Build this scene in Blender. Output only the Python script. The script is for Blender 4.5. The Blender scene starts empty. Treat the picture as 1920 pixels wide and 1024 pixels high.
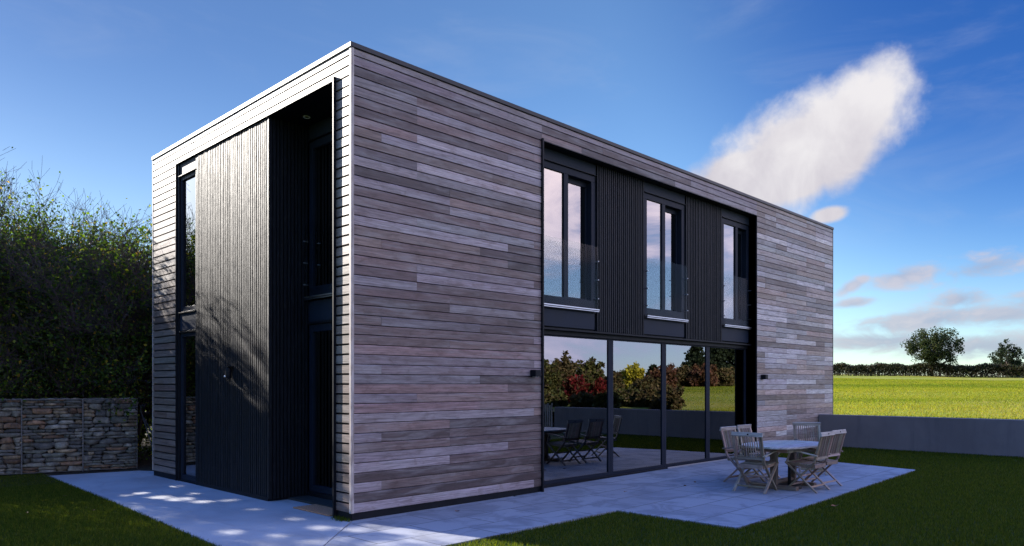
import bpy, bmesh, math, random
import numpy as np
from mathutils import Vector, Matrix

S = bpy.context.scene
COL = S.collection
rnd = random.Random(7)
R = math.radians

# ------------------------------------------------------------------ camera
EYE = 1.7646
HEAD = R(44.566)                       # view heading from +X towards +Y
cd = bpy.data.cameras.new('camera')
cam = bpy.data.objects.new('camera', cd); COL.objects.link(cam)
cam.location = (-5.347, -8.184, EYE)
cam.rotation_euler = (R(90), 0, HEAD - R(90))
cd.sensor_width = 36.0
cd.lens = 36.0 * 1385.84 / 1920.0
cd.shift_y = (721.5 - 512.0) / 1920.0
cd.clip_start = 0.1; cd.clip_end = 9000
S.camera = cam

# ------------------------------------------------------------------ light
SUN_EL, SUN_AZ = R(23.5), R(13.5)      # azimuth from +Y towards -X
EXPO = 1.62
SKY = 0.065
sun_dir = Vector((-math.sin(SUN_AZ)*math.cos(SUN_EL), math.cos(SUN_AZ)*math.cos(SUN_EL), math.sin(SUN_EL)))
sl = bpy.data.lights.new('sun', 'SUN'); sl.energy = 5.0; sl.angle = R(0.5); sl.color = (1.0, 0.93, 0.84)
so = bpy.data.objects.new('sun', sl); COL.objects.link(so)
so.rotation_euler = sun_dir.to_track_quat('Z', 'Y').to_euler()
S.view_settings.view_transform = 'Standard'
S.view_settings.look = 'None'
S.view_settings.exposure = EXPO
S.view_settings.gamma = 1.0

S.render.engine = 'CYCLES'
S.cycles.max_bounces = 8
S.cycles.diffuse_bounces = 3
S.cycles.glossy_bounces = 4
S.cycles.transmission_bounces = 4
S.cycles.transparent_max_bounces = 12
S.cycles.caustics_reflective = False
S.cycles.caustics_refractive = False
S.cycles.use_denoising = True
S.cycles.denoising_prefilter = 'NONE'
S.cycles.denoising_input_passes = 'RGB_ALBEDO_NORMAL'
S.cycles.sample_clamp_indirect = 6.0

# node helpers -------------------------------------------------------------
class NT:
    def __init__(self, tree):
        self.t = tree; self.n = tree.nodes; self.l = tree.links
    def new(self, typ, **kw):
        nd = self.n.new(typ)
        for k, v in kw.items(): setattr(nd, k, v)
        return nd
    def link(self, a, b): self.l.new(a, b)
    def put(self, sock, v):
        if isinstance(v, bpy.types.NodeSocket): self.l.new(v, sock)
        elif v is not None: sock.default_value = v
    def math(self, op, a, b=None, c=None, clamp=False):
        nd = self.new('ShaderNodeMath', operation=op, use_clamp=clamp)
        self.put(nd.inputs[0], a)
        if b is not None: self.put(nd.inputs[1], b)
        if c is not None: self.put(nd.inputs[2], c)
        return nd.outputs[0]
    def vmath(self, op, a, b=None):
        nd = self.new('ShaderNodeVectorMath', operation=op)
        self.put(nd.inputs[0], a)
        if b is not None: self.put(nd.inputs[1], b)
        return nd.outputs['Value'] if op in ('DOT_PRODUCT', 'LENGTH') else nd.outputs[0]
    def mix(self, f, a, b, blend='MIX'):
        nd = self.new('ShaderNodeMix', data_type='RGBA', blend_type=blend)
        self.put(nd.inputs[0], f)
        for s, v in ((nd.inputs[6], a), (nd.inputs[7], b)):
            if isinstance(v, tuple) and len(v) == 3: v = (*v, 1)
            self.put(s, v)
        return nd.outputs[2]
    def ramp(self, f, stops, interp='LINEAR'):
        nd = self.new('ShaderNodeValToRGB'); self.put(nd.inputs[0], f)
        r = nd.color_ramp; r.interpolation = interp
        while len(r.elements) < len(stops): r.elements.new(0.5)
        for e, (p, c) in zip(r.elements, stops):
            e.position = p
            e.color = (c, c, c, 1) if not isinstance(c, tuple) else (*c, 1)
        return nd.outputs[0]
    def noise(self, vec, scale=5, detail=4, rough=0.55, dist=0.0):
        nd = self.new('ShaderNodeTexNoise'); 
        if vec is not None: self.link(vec, nd.inputs['Vector'])
        nd.inputs['Scale'].default_value = scale; nd.inputs['Detail'].default_value = detail
        nd.inputs['Roughness'].default_value = rough; nd.inputs['Distortion'].default_value = dist
        return nd.outputs[0]
    def mapping(self, vec, scale=(1, 1, 1), loc=(0, 0, 0), rot=(0, 0, 0)):
        nd = self.new('ShaderNodeMapping'); self.link(vec, nd.inputs[0])
        nd.inputs['Scale'].default_value = scale; nd.inputs['Location'].default_value = loc
        nd.inputs['Rotation'].default_value = rot
        return nd.outputs[0]
    def smooth(self, x, lo, hi):
        if lo > hi: return self.math('SUBTRACT', 1.0, self.smooth(x, hi, lo))
        nd = self.new('ShaderNodeMapRange', interpolation_type='SMOOTHSTEP')
        self.put(nd.inputs[0], x); nd.inputs[1].default_value = lo; nd.inputs[2].default_value = hi
        return nd.outputs[0]

# ------------------------------------------------------------------ world: sky with clouds
W = bpy.data.worlds.new('World'); S.world = W; W.use_nodes = True
w = NT(W.node_tree); w.n.clear()
sky = w.new('ShaderNodeTexSky', sky_type='NISHITA')
sky.sun_disc = False; sky.sun_elevation = SUN_EL; sky.sun_rotation = -SUN_AZ
sky.air_density = 1.0; sky.dust_density = 0.15; sky.ozone_density = 3.0; sky.altitude = 100
D = w.new('ShaderNodeTexCoord').outputs['Generated']
DR = Vector((math.cos(HEAD), math.sin(HEAD), 0)); RT = Vector((math.sin(HEAD), -math.cos(HEAD), 0))
def skydir(px, py): return (DR + RT*((px-960)/1385.84) + Vector((0, 0, 1))*((721.5-py)/1385.84))
K = 1.0/(SKY*2**EXPO)
def col(r, g, b): return (r*K, g*K, b*K, 1)
def local_axes(center):
    c = center.normalized(); u = c.cross(Vector((0, 0, 1))).normalized(); v = u.cross(c)
    dc = w.math('MAXIMUM', w.vmath('DOT_PRODUCT', D, tuple(c)), 0.05)
    a = w.math('DIVIDE', w.vmath('DOT_PRODUCT', D, tuple(u)), dc)
    b = w.math('DIVIDE', w.vmath('DOT_PRODUCT', D, tuple(v)), dc)
    return c, u, v, a, b
def cloud_blobs(cpx, cpy, blobs):
    c, u, v, a, b = local_axes(skydir(cpx, cpy)); tot = None
    for (px, py, rx, ry, rot) in blobs:
        d = skydir(px, py); dd = d.dot(c); a0, b0 = d.dot(u)/dd, d.dot(v)/dd
        k = 1385.84*0.88
        da = w.math('SUBTRACT', a, a0); db = w.math('SUBTRACT', b, b0)
        cr, sr = math.cos(R(rot)), math.sin(R(rot))
        x = w.math('ADD', w.math('MULTIPLY', da, cr*k/rx), w.math('MULTIPLY', db, sr*k/rx))
        y = w.math('ADD', w.math('MULTIPLY', da, -sr*k/ry), w.math('MULTIPLY', db, cr*k/ry))
        r2 = w.math('ADD', w.math('MULTIPLY', x, x), w.math('MULTIPLY', y, y))
        g = w.math('SUBTRACT', 1.0, w.math('SQRT', r2))
        g = w.math('MAXIMUM', g, -0.6)
        tot = g if tot is None else w.math('SMOOTH_MAX', tot, g, 0.15)
    return tot, a, b
dz = w.new('ShaderNodeSeparateXYZ'); w.link(D, dz.inputs[0]); UPZ = dz.outputs[2]
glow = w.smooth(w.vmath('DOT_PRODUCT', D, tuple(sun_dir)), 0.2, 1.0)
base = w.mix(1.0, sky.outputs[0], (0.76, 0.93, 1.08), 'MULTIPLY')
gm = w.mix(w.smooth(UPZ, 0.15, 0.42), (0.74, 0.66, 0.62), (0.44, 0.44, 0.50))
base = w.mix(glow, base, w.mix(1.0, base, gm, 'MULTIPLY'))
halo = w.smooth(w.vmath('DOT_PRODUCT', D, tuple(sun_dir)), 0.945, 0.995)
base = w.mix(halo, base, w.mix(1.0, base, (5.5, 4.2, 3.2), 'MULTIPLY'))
base = w.mix(w.smooth(UPZ, 0.48, 0.75), base, w.mix(1.0, base, (2.1, 3.0, 4.5), 'MULTIPLY'))  # overhead sky, out of frame, brightened and blued beyond daylight to fill the shade
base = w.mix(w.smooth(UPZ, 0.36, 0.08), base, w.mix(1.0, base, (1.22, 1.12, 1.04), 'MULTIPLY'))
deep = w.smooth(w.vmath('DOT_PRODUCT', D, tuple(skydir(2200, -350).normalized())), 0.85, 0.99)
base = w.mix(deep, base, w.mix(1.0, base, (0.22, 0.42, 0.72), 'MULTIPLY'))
# thin high veil, very faint, everywhere
veil = w.noise(w.mapping(D, (2.2, 2.2, 7.0)), 1.6, 6, 0.6, 0.6)
base = w.mix(w.math('MULTIPLY', w.smooth(veil, 0.5, 0.85), 0.22), base, col(0.55, 0.62, 0.78))
# the big white cloud
m, a, b = cloud_blobs(1520, 290, [(1590, 235, 112, 78, 36), (1632, 212, 46, 40, 45), (1505, 282, 168, 88, 22), (1405, 322, 130, 50, 10), (1480, 338, 120, 46, 10), (1580, 285, 80, 62, 42), (1556, 402, 30, 15, 8)])
nb = w.noise(D, 9, 8, 0.58, 0.4); nf = w.noise(D, 26, 6, 0.6, 0.2)
dens = w.math('ADD', m, w.math('ADD', w.math('MULTIPLY', w.math('SUBTRACT', nb, 0.5), 0.9), w.math('MULTIPLY', w.math('SUBTRACT', nf, 0.5), 0.50)))
al = w.math('MULTIPLY', w.smooth(dens, -0.04, 0.46), 0.97)
shade = w.smooth(w.math('ADD', w.math('ADD', w.math('MULTIPLY', b, 3.2), w.math('MULTIPLY', a, 1.2)), w.math('MULTIPLY', w.math('SUBTRACT', nb, 0.5), 1.6)), -0.55, 0.30)
ccol = w.mix(shade, col(0.60, 0.56, 0.62), col(0.90, 0.87, 0.88))
c1 = w.mix(al, base, ccol)
# low streaky clouds to the right
m2, a2, b2 = cloud_blobs(1760, 560, [(1700, 518, 70, 22, 8), (1850, 500, 80, 22, 10), (1800, 562, 50, 20, 5), (1740, 600, 150, 24, 6), (1880, 590, 90, 20, 0), (1600, 568, 40, 10, 5), (1600, 535, 36, 12, 25), (1660, 640, 160, 22, 0), (1850, 650, 160, 26, 0), (2010, 560, 120, 34, 8)])
n2 = w.noise(w.mapping(D, (1, 1, 2.4)), 16, 7, 0.6, 0.3)
d2 = w.math('ADD', m2, w.math('MULTIPLY', w.math('SUBTRACT', n2, 0.5), 2.2))
al2 = w.math('MULTIPLY', w.smooth(d2, 0.0, 0.8), 0.8)
sh2 = w.smooth(w.math('ADD', w.math('MULTIPLY', b2, 3.0), w.math('MULTIPLY', w.math('SUBTRACT', n2, 0.5), 2.0)), -0.35, 0.35)
c2 = w.mix(al2, c1, w.mix(sh2, col(0.40, 0.44, 0.58), col(0.66, 0.60, 0.65)))
# broken cloud over the garden side (seen only mirrored in the glass), brightened to add fill on the front
side = w.smooth(w.vmath('DOT_PRODUCT', D, (0.45, -0.89, 0.0)), 0.45, 0.72)
ng = w.noise(w.mapping(D, (1.6, 1.6, 4.0)), 2.6, 7, 0.6, 0.5)
alg = w.math('MULTIPLY', w.smooth(ng, 0.40, 0.58), side)
hi_c = w.smooth(UPZ, 0.05, 0.30)
gcol = w.mix(w.smooth(ng, 0.45, 0.68), w.mix(hi_c, col(1.1, 1.15, 1.8), col(1.9, 1.65, 2.15)), w.mix(hi_c, col(1.7, 1.6, 2.2), col(3.5, 2.9, 3.1)))
c3 = w.mix(w.math('MULTIPLY', alg, 0.92), w.mix(w.math('MULTIPLY', side, 0.45), c2, col(0.85, 1.1, 2.1)), gcol)
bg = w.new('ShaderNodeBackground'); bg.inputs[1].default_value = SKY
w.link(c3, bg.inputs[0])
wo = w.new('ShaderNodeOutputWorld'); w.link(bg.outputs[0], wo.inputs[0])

# ------------------------------------------------------------------ materials
def material(name):
    m = bpy.data.materials.new(name); m.use_nodes = True
    t = NT(m.node_tree); t.n.clear()
    out = t.new('ShaderNodeOutputMaterial'); p = t.new('ShaderNodeBsdfPrincipled')
    t.link(p.outputs[0], out.inputs[0])
    return m, t, p, out
def bump(t, p, h, strength=0.3, dist=0.01):
    b = t.new('ShaderNodeBump'); b.inputs['Strength'].default_value = strength; b.inputs['Distance'].default_value = dist
    t.put(b.inputs['Height'], h); t.link(b.outputs[0], p.inputs['Normal'])
def simple(name, c, rough=0.5, metal=0.0, spec=0.5, var=0.15, scale=8.0, bmp=0.0):
    m, t, p, o = material(name)
    ob = t.new('ShaderNodeTexCoord').outputs['Object']
    n = t.noise(ob, scale, 6, 0.6)
    lo = tuple(x*(1-var) for x in c); hi = tuple(x*(1+var) for x in c)
    t.link(t.mix(t.smooth(n, 0.3, 0.7), lo, hi), p.inputs['Base Color'])
    t.link(t.math('MULTIPLY_ADD', n, 0.2, rough-0.1), p.inputs['Roughness'])
    p.inputs['Metallic'].default_value = metal; p.inputs['Specular IOR Level'].default_value = spec
    if bmp: bump(t, p, t.noise(ob, scale*12, 4, 0.6), bmp, 0.003)
    return m
def attr(t, name='tint'):
    a = t.new('ShaderNodeAttribute'); a.attribute_name = name; return a.outputs['Color']
def wood(name, rough=0.55, knots=True, grey=(0.36, 0.34, 0.34), gf=0.35, spec=0.5):
    m, t, p, o = material(name)
    uv = t.new('ShaderNodeUVMap').outputs[0]
    tint = attr(t)
    g1 = t.noise(t.mapping(uv, (1.6, 46, 1)), 1.0, 6, 0.62, 0.9)
    g2 = t.noise(t.mapping(uv, (5.0, 210, 1)), 1.0, 4, 0.6, 0.2)
    pat = t.noise(t.mapping(uv, (0.9, 7.0, 1)), 1.3, 5, 0.6, 0.6)
    blot = t.noise(t.mapping(uv, (4.5, 11.0, 1)), 1.0, 5, 0.65, 0.5)
    ob = t.new('ShaderNodeTexCoord').outputs['Object']; big = t.noise(t.mapping(ob, (0.5, 0.5, 0.9)), 1.0, 4, 0.6, 0.4)
    f = t.math('ADD', t.math('MULTIPLY', g1, 0.6), t.math('MULTIPLY', g2, 0.4))
    c = t.mix(t.smooth(f, 0.32, 0.68), t.mix(1.0, tint, (0.42, 0.37, 0.35), 'MULTIPLY'), t.mix(1.0, tint, (1.40, 1.38, 1.36), 'MULTIPLY'))
    c = t.mix(t.math('MULTIPLY', t.smooth(pat, 0.42, 0.72), gf), c, grey)
    c = t.mix(t.math('MULTIPLY', t.smooth(blot, 0.47, 0.72), 0.62), c, t.mix(1.0, c, (0.50, 0.41, 0.36), 'MULTIPLY'))
    c = t.mix(t.math('MULTIPLY', t.smooth(big, 0.48, 0.68), 0.40), c, t.mix(1.0, c, (0.68, 0.58, 0.54), 'MULTIPLY'))
    if knots:
        v = t.new('ShaderNodeTexVoronoi'); t.link(t.mapping(uv, (0.85, 5.2, 1)), v.inputs['Vector']); v.inputs['Scale'].default_value = 1.0
        v.inputs['Randomness'].default_value = 1.0
        k = t.math('SUBTRACT', 1.0, t.smooth(v.outputs['Distance'], 0.015, 0.085))
        c = t.mix(t.math('MULTIPLY', k, 0.65), c, (0.055, 0.04, 0.035))
    t.link(c, p.inputs['Base Color'])
    t.link(t.math('MULTIPLY_ADD', f, 0.3, rough-0.15), p.inputs['Roughness'])
    p.inputs['Specular IOR Level'].default_value = spec
    bump(t, p, f, 0.45, 0.0035)
    return m
M = {}
M['cladding'] = wood('weathered_cladding', 0.52)
M['silvered'] = wood('silvered_cladding', 0.46, True, (0.22, 0.20, 0.19), 0.3, 0.7)
M['teak'] = wood('weathered_teak', 0.6, False, (0.33, 0.31, 0.30), 0.3)
def batten_mat():
    m, t, p, o = material('black_timber')
    uv = t.new('ShaderNodeUVMap').outputs[0]
    g = t.noise(t.mapping(uv, (3, 60, 1)), 1, 6, 0.65, 0.5)
    b = t.noise(t.mapping(uv, (9, 20, 1)), 1, 5, 0.6)
    c = t.mix(t.smooth(g, 0.3, 0.75), (0.004, 0.005, 0.007), (0.014, 0.016, 0.021))
    t.link(t.mix(t.smooth(b, 0.55, 0.8), c, (0.032, 0.031, 0.033)), p.inputs['Base Color'])
    t.link(t.math('MULTIPLY_ADD', g, 0.5, 0.30), p.inputs['Roughness'])
    bump(t, p, t.math('ADD', g, t.math('MULTIPLY', b, 0.8)), 0.9, 0.006)
    p.inputs['Specular IOR Level'].default_value = 0.17
    return m
M['batten'] = batten_mat()
M['metal'] = simple('black_powder_coat', (0.005, 0.006, 0.009), 0.48, 0, 0.16, 0.2, 6, 0.05)
M['panel'] = simple('blue_black_panel', (0.011, 0.017, 0.030), 0.55, 0, 0.16, 0.12, 3, 0.08)
M['frame'] = simple('dark_window_frame', (0.010, 0.014, 0.024), 0.5, 0, 0.12, 0.12, 3, 0.03)
M['steel'] = simple('brushed_steel', (0.46, 0.47, 0.50), 0.32, 1.0, 0.5, 0.08, 20)
M['cap'] = simple('roof_capping_metal', (0.010, 0.011, 0.014), 0.45, 0.0, 0.4, 0.2, 4)
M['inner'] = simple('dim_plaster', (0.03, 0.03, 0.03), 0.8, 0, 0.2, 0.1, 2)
M['curtain'] = simple('pale_curtain', (0.42, 0.47, 0.47), 0.85, 0, 0.1, 0.1, 6)
M['white'] = simple('white_trim', (0.75, 0.75, 0.74), 0.5, 0, 0.4, 0.05, 5)
M['membrane'] = simple('roof_membrane', (0.09, 0.09, 0.10), 0.8, 0, 0.3, 0.2, 3)
M['mat'] = simple('coir', (0.42, 0.20, 0.11), 0.95, 0, 0.1, 0.4, 60, 0.9)
M['bark'] = simple('bark', (0.085, 0.065, 0.055), 0.9, 0, 0.2, 0.35, 14, 0.6)
M['twig'] = simple('twig_bark', (0.05, 0.036, 0.036), 0.85, 0, 0.3, 0.3, 6)
M['soil'] = simple('leaf_littered_soil', (0.035, 0.028, 0.02), 0.95, 0, 0.1, 0.5, 9, 0.9)
M['dryleaf'] = simple('dry_leaf', (0.22, 0.085, 0.03), 0.7, 0, 0.3, 0.3, 40)
M['wire'] = simple('galvanised_wire', (0.10, 0.10, 0.11), 0.5, 0.6, 0.5, 0.2, 30)
M['post'] = simple('garden_stake', (0.05, 0.05, 0.05), 0.7, 0, 0.3, 0.2, 10)

def glass_mat(name, refl0, trans, ior=1.5, wob=0.0, k=1.0):
    m = bpy.data.materials.new(name); m.use_nodes = True
    t = NT(m.node_tree); t.n.clear()
    out = t.new('ShaderNodeOutputMaterial')
    gl = t.new('ShaderNodeBsdfGlossy'); gl.inputs['Roughness'].default_value = 0.0; gl.inputs['Color'].default_value = (1, 1, 1, 1)
    tr = t.new('ShaderNodeBsdfTransparent'); tr.inputs['Color'].default_value = (*trans, 1)
    fr = t.new('ShaderNodeFresnel'); bf = t.new('ShaderNodeNewGeometry').outputs['Backfacing']; t.link(t.math('MULTIPLY_ADD', bf, 1/ior-ior, ior), fr.inputs['IOR'])
    f = t.math('MULTIPLY_ADD', fr.outputs[0], k, refl0, clamp=True)
    if wob:
        ob = t.new('ShaderNodeTexCoord').outputs['Object']
        b = t.new('ShaderNodeBump'); b.inputs['Strength'].default_value = wob; b.inputs['Distance'].default_value = 0.02
        t.link(t.noise(ob, 1.1, 2, 0.4), b.inputs['Height']); t.link(b.outputs[0], gl.inputs['Normal'])
    mx = t.new('ShaderNodeMixShader'); t.link(f, mx.inputs[0]); t.link(tr.outputs[0], mx.inputs[1]); t.link(gl.outputs[0], mx.inputs[2])
    t.link(mx.outputs[0], out.inputs[0])
    return m
M['pane'] = glass_mat('coated_glazing', 0.21, (0.15, 0.18, 0.18), 1.5, 0.02)
M['clear'] = glass_mat('clear_balustrade_glass', 0.0, (0.93, 0.95, 0.95), 1.5, 0.0, 0.09)

def leaf_mat(name, trl=0.45, boost=(2.3, 2.2, 0.8)):
    m = bpy.data.materials.new(name); m.use_nodes = True
    t = NT(m.node_tree); t.n.clear()
    out = t.new('ShaderNodeOutputMaterial'); p = t.new('ShaderNodeBsdfPrincipled'); tl = t.new('ShaderNodeBsdfTranslucent')
    c = attr(t)
    t.link(c, p.inputs['Base Color']); p.inputs['Roughness'].default_value = 0.6; p.inputs['Specular IOR Level'].default_value = 0.08
    t.link(t.mix(1.0, c, boost, 'MULTIPLY'), tl.inputs[0])
    mx = t.new('ShaderNodeMixShader'); mx.inputs[0].default_value = trl
    t.link(p.outputs[0], mx.inputs[1]); t.link(tl.outputs[0], mx.inputs[2]); t.link(mx.outputs[0], out.inputs[0])
    return m
M['leaf'] = leaf_mat('leaf', 0.45, (1.9, 2.0, 0.5))
M['leaf_far'] = leaf_mat('distant_leaf', 0.3, (1.2, 1.2, 0.7))
M['blade'] = leaf_mat('grass_blade', 0.4)

def concrete_mat():
    m, t, p, o = material('brushed_concrete')
    ob = t.new('ShaderNodeTexCoord').outputs['Object']
    a = t.noise(ob, 0.9, 6, 0.6, 0.4); b = t.noise(ob, 60, 3, 0.6); s = t.noise(t.mapping(ob, (1.4, 0.5, 1), rot=(0, 0, 0.5)), 3.0, 6, 0.65, 1.0)
    c = t.mix(t.smooth(a, 0.3, 0.7), (0.25, 0.26, 0.285), (0.33, 0.345, 0.375))
    c = t.mix(t.math('MULTIPLY', t.smooth(s, 0.52, 0.78), 0.5), c, (0.17, 0.168, 0.17))
    c = t.mix(t.math('MULTIPLY', t.smooth(b, 0.45, 0.75), 0.35), c, (0.19, 0.19, 0.195))
    t.link(c, p.inputs['Base Color']); t.link(t.math('MULTIPLY_ADD', a, 0.3, 0.55), p.inputs['Roughness'])
    bump(t, p, t.math('ADD', b, s), 0.5, 0.006)
    return m
M['concrete'] = concrete_mat()
def slab_mat():
    m, t, p, o = material('stone_paving_slabs')
    ob = t.new('ShaderNodeTexCoord').outputs['Object']
    br = t.new('ShaderNodeTexBrick'); t.link(t.mapping(ob, (1, 1, 1), loc=(0.1, 0.17, 0)), br.inputs['Vector'])
    br.inputs['Scale'].default_value = 1.0; br.inputs['Brick Width'].default_value = 0.9; br.inputs['Row Height'].default_value = 0.6
    br.inputs['Mortar Size'].default_value = 0.009; br.inputs['Mortar Smooth'].default_value = 0.3
    br.inputs['Color1'].default_value = (0.235, 0.245, 0.275, 1); br.inputs['Color2'].default_value = (0.29, 0.305, 0.34, 1); br.inputs['Mortar'].default_value = (0.05, 0.05, 0.055, 1)
    a = t.noise(ob, 1.6, 7, 0.62, 0.8); b = t.noise(ob, 70, 3, 0.6)
    c = t.mix(t.math('MULTIPLY', t.smooth(a, 0.47, 0.62), 0.75), br.outputs[0], (0.15, 0.16, 0.185))
    c = t.mix(t.math('MULTIPLY', t.smooth(b, 0.45, 0.75), 0.3), c, (0.19, 0.19, 0.19))
    t.link(c, p.inputs['Base Color']); t.link(t.math('MULTIPLY_ADD', a, 0.3, 0.48), p.inputs['Roughness'])
    bump(t, p, t.math('ADD', t.math('MULTIPLY', br.outputs[1], -1.0), t.math('MULTIPLY', b, 0.35)), 0.5, 0.006)
    return m
M['slab'] = slab_mat()
def render_mat():
    m, t, p, o = material('grey_render')
    ob = t.new('ShaderNodeTexCoord').outputs['Object']
    a = t.noise(ob, 0.8, 6, 0.62, 0.5); b = t.noise(ob, 45, 4, 0.65); s = t.noise(t.mapping(ob, (1, 3.0, 0.35)), 1.5, 5, 0.6)
    c = t.mix(t.smooth(a, 0.3, 0.7), (0.17, 0.128, 0.125), (0.215, 0.165, 0.16))
    c = t.mix(t.math('MULTIPLY', t.smooth(s, 0.5, 0.75), 0.35), c, (0.085, 0.075, 0.078))
    c = t.mix(t.math('MULTIPLY', t.smooth(b, 0.5, 0.7), 0.25), c, (0.18, 0.165, 0.165))
    t.link(c, p.inputs['Base Color']); p.inputs['Roughness'].default_value = 0.85
    bump(t, p, b, 0.6, 0.006)
    return m
M['render'] = render_mat()
def grass_mat(name, lo, hi, dry, sc):
    m, t, p, o = material(name)
    ob = t.new('ShaderNodeTexCoord').outputs['Object']
    a = t.noise(ob, sc, 7, 0.65, 0.4); b = t.noise(t.mapping(ob, (1, 0.35, 1), rot=(0, 0, 0.25)), sc*6, 6, 0.65, 0.3); f = t.noise(ob, sc*90, 3, 0.6)
    c = t.mix(t.smooth(b, 0.3, 0.7), lo, hi)
    c = t.mix(t.math('MULTIPLY', t.smooth(a, 0.42, 0.68), 0.75), c, dry)
    c = t.mix(t.math('MULTIPLY', t.smooth(f, 0.5, 0.8), 0.4), c, lo)
    t.link(c, p.inputs['Base Color']); p.inputs['Roughness'].default_value = 0.8; p.inputs['Specular IOR Level'].default_value = 0.15
    bump(t, p, t.math('ADD', b, f), 0.8, 0.06)
    return m
M['lawn'] = grass_mat('lawn_turf', (0.018, 0.034, 0.009), (0.038, 0.068, 0.015), (0.05, 0.065, 0.02), 0.5)
M['field'] = grass_mat('pasture', (0.12, 0.15, 0.014), (0.20, 0.215, 0.018), (0.24, 0.20, 0.03), 0.12)
def stone_mat():
    m, t, p, o = material('rubble_stone')
    ob = t.new('ShaderNodeTexCoord').outputs['Object']; tint = attr(t)
    a = t.noise(ob, 9, 7, 0.65, 0.4); b = t.noise(ob, 40, 5, 0.6)
    c = t.mix(t.smooth(a, 0.3, 0.72), t.mix(1.0, tint, (0.45, 0.44, 0.45), 'MULTIPLY'), t.mix(1.0, tint, (1.35, 1.33, 1.28), 'MULTIPLY'))
    t.link(c, p.inputs['Base Color']); p.inputs['Roughness'].default_value = 0.85
    bump(t, p, t.math('ADD', a, t.math('MULTIPLY', b, 0.5)), 0.8, 0.015)
    return m
M['stone'] = stone_mat()

# ------------------------------------------------------------------ mesh helpers
class MB:
    """collects quads with a UV (u along the grain) and a tint per face"""
    def __init__(self, fmap=None):
        self.v = []; self.f = []; self.uv = []; self.t = []; self.fm = fmap or (lambda a, b, c: (a, b, c))
    def quad(self, idx, uvs, tint):
        self.f.append(idx); self.uv += uvs; self.t.append(tint)
    def box(self, a0, a1, b0, b1, c0, c1, tint=(1, 1, 1), grain=None):
        """box in the builder's own axes; grain axis: longest unless given"""
        d = (abs(a1-a0), abs(b1-b0), abs(c1-c0)); g = d.index(max(d)) if grain is None else grain
        n = len(self.v); ou, ov = rnd.uniform(0, 50), rnd.uniform(0, 50)
        P = [(a, b, c) for a in (a0, a1) for b in (b0, b1) for c in (c0, c1)]
        self.v += [self.fm(*p) for p in P]
        for q in ((0, 1, 3, 2), (4, 6, 7, 5), (0, 4, 5, 1), (2, 3, 7, 6), (0, 2, 6, 4), (1, 5, 7, 3)):
            uvs = []
            for i in q:
                p = P[i]; o = [p[k] for k in range(3) if k != g]
                uvs.append((p[g]+ou, o[0]*0.9+o[1]+ov))
            self.quad(tuple(n+i for i in q), uvs, tint)
    def beam(self, p0, p1, wd, th, up=(0, 0, 1), tint=(1, 1, 1)):
        p0, p1 = Vector(p0), Vector(p1); ax = p1-p0; L = ax.length; ax.normalize()
        s = ax.cross(Vector(up)); s.normalize(); u = s.cross(ax)
        n = len(self.v); ou, ov = rnd.uniform(0, 50), rnd.uniform(0, 50)
        for e in (p0, p1):
            for (i, j) in ((-1, -1), (1, -1), (1, 1), (-1, 1)):
                self.v.append(tuple(e + s*(i*wd/2) + u*(j*th/2)))
        per = [0, wd, wd+th, 2*wd+th, 2*wd+2*th]
        for k in range(4):
            k2 = (k+1) % 4
            self.quad((n+k, n+k2, n+4+k2, n+4+k), [(ou, ov+per[k]), (ou, ov+per[k+1]), (ou+L, ov+per[k+1]), (ou+L, ov+per[k])], tint)
        for q in ((3, 2, 1, 0), (4, 5, 6, 7)):
            self.quad(tuple(n+i for i in q), [(ou, ov), (ou, ov+wd), (ou+th, ov+wd), (ou+th, ov)], tint)
    def cyl(self, p0, p1, r0, r1=None, k=12, tint=(1, 1, 1), caps=True):
        r1 = r0 if r1 is None else r1
        p0, p1 = Vector(p0), Vector(p1); ax = (p1-p0).normalized(); s = ax.orthogonal().normalized(); u = s.cross(ax); n = len(self.v)
        for e, r in ((p0, r0), (p1, r1)):
            for i in range(k):
                an = 2*math.pi*i/k; self.v.append(tuple(e + s*(math.cos(an)*r) + u*(math.sin(an)*r)))
        L = (p1-p0).length
        for i in range(k):
            j = (i+1) % k
            self.quad((n+i, n+j, n+k+j, n+k+i), [(0, i/k*r0*6), (0, (i+1)/k*r0*6), (L, (i+1)/k*r0*6), (L, i/k*r0*6)], tint)
        if caps:
            self.quad(tuple(n+i for i in range(k))[::-1], [(0, 0)]*k, tint); self.quad(tuple(n+k+i for i in range(k)), [(0, 0)]*k, tint)
    def build(self, name, mat, parent=None, bevel=0.0, smooth=False):
        me = bpy.data.meshes.new(name); me.from_pydata(self.v, [], self.f)
        uvl = me.uv_layers.new(name='UVMap'); uvl.data.foreach_set('uv', np.array(self.uv, dtype=np.float32).ravel())
        at = me.attributes.new('tint', 'FLOAT_COLOR', 'FACE')
        at.data.foreach_set('color', np.array([(*t, 1) for t in self.t], dtype=np.float32).ravel())
        bm = bmesh.new(); bm.from_mesh(me); bmesh.ops.recalc_face_normals(bm, faces=bm.faces); bm.to_mesh(me); bm.free()
        me.materials.append(mat)
        if smooth: me.shade_smooth()
        o = bpy.data.objects.new(name, me); COL.objects.link(o)
        if parent is not None: o.parent = parent
        if bevel:
            b = o.modifiers.new('bevel', 'BEVEL'); b.width = bevel; b.segments = 2; b.limit_method = 'ANGLE'
        return o
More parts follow.
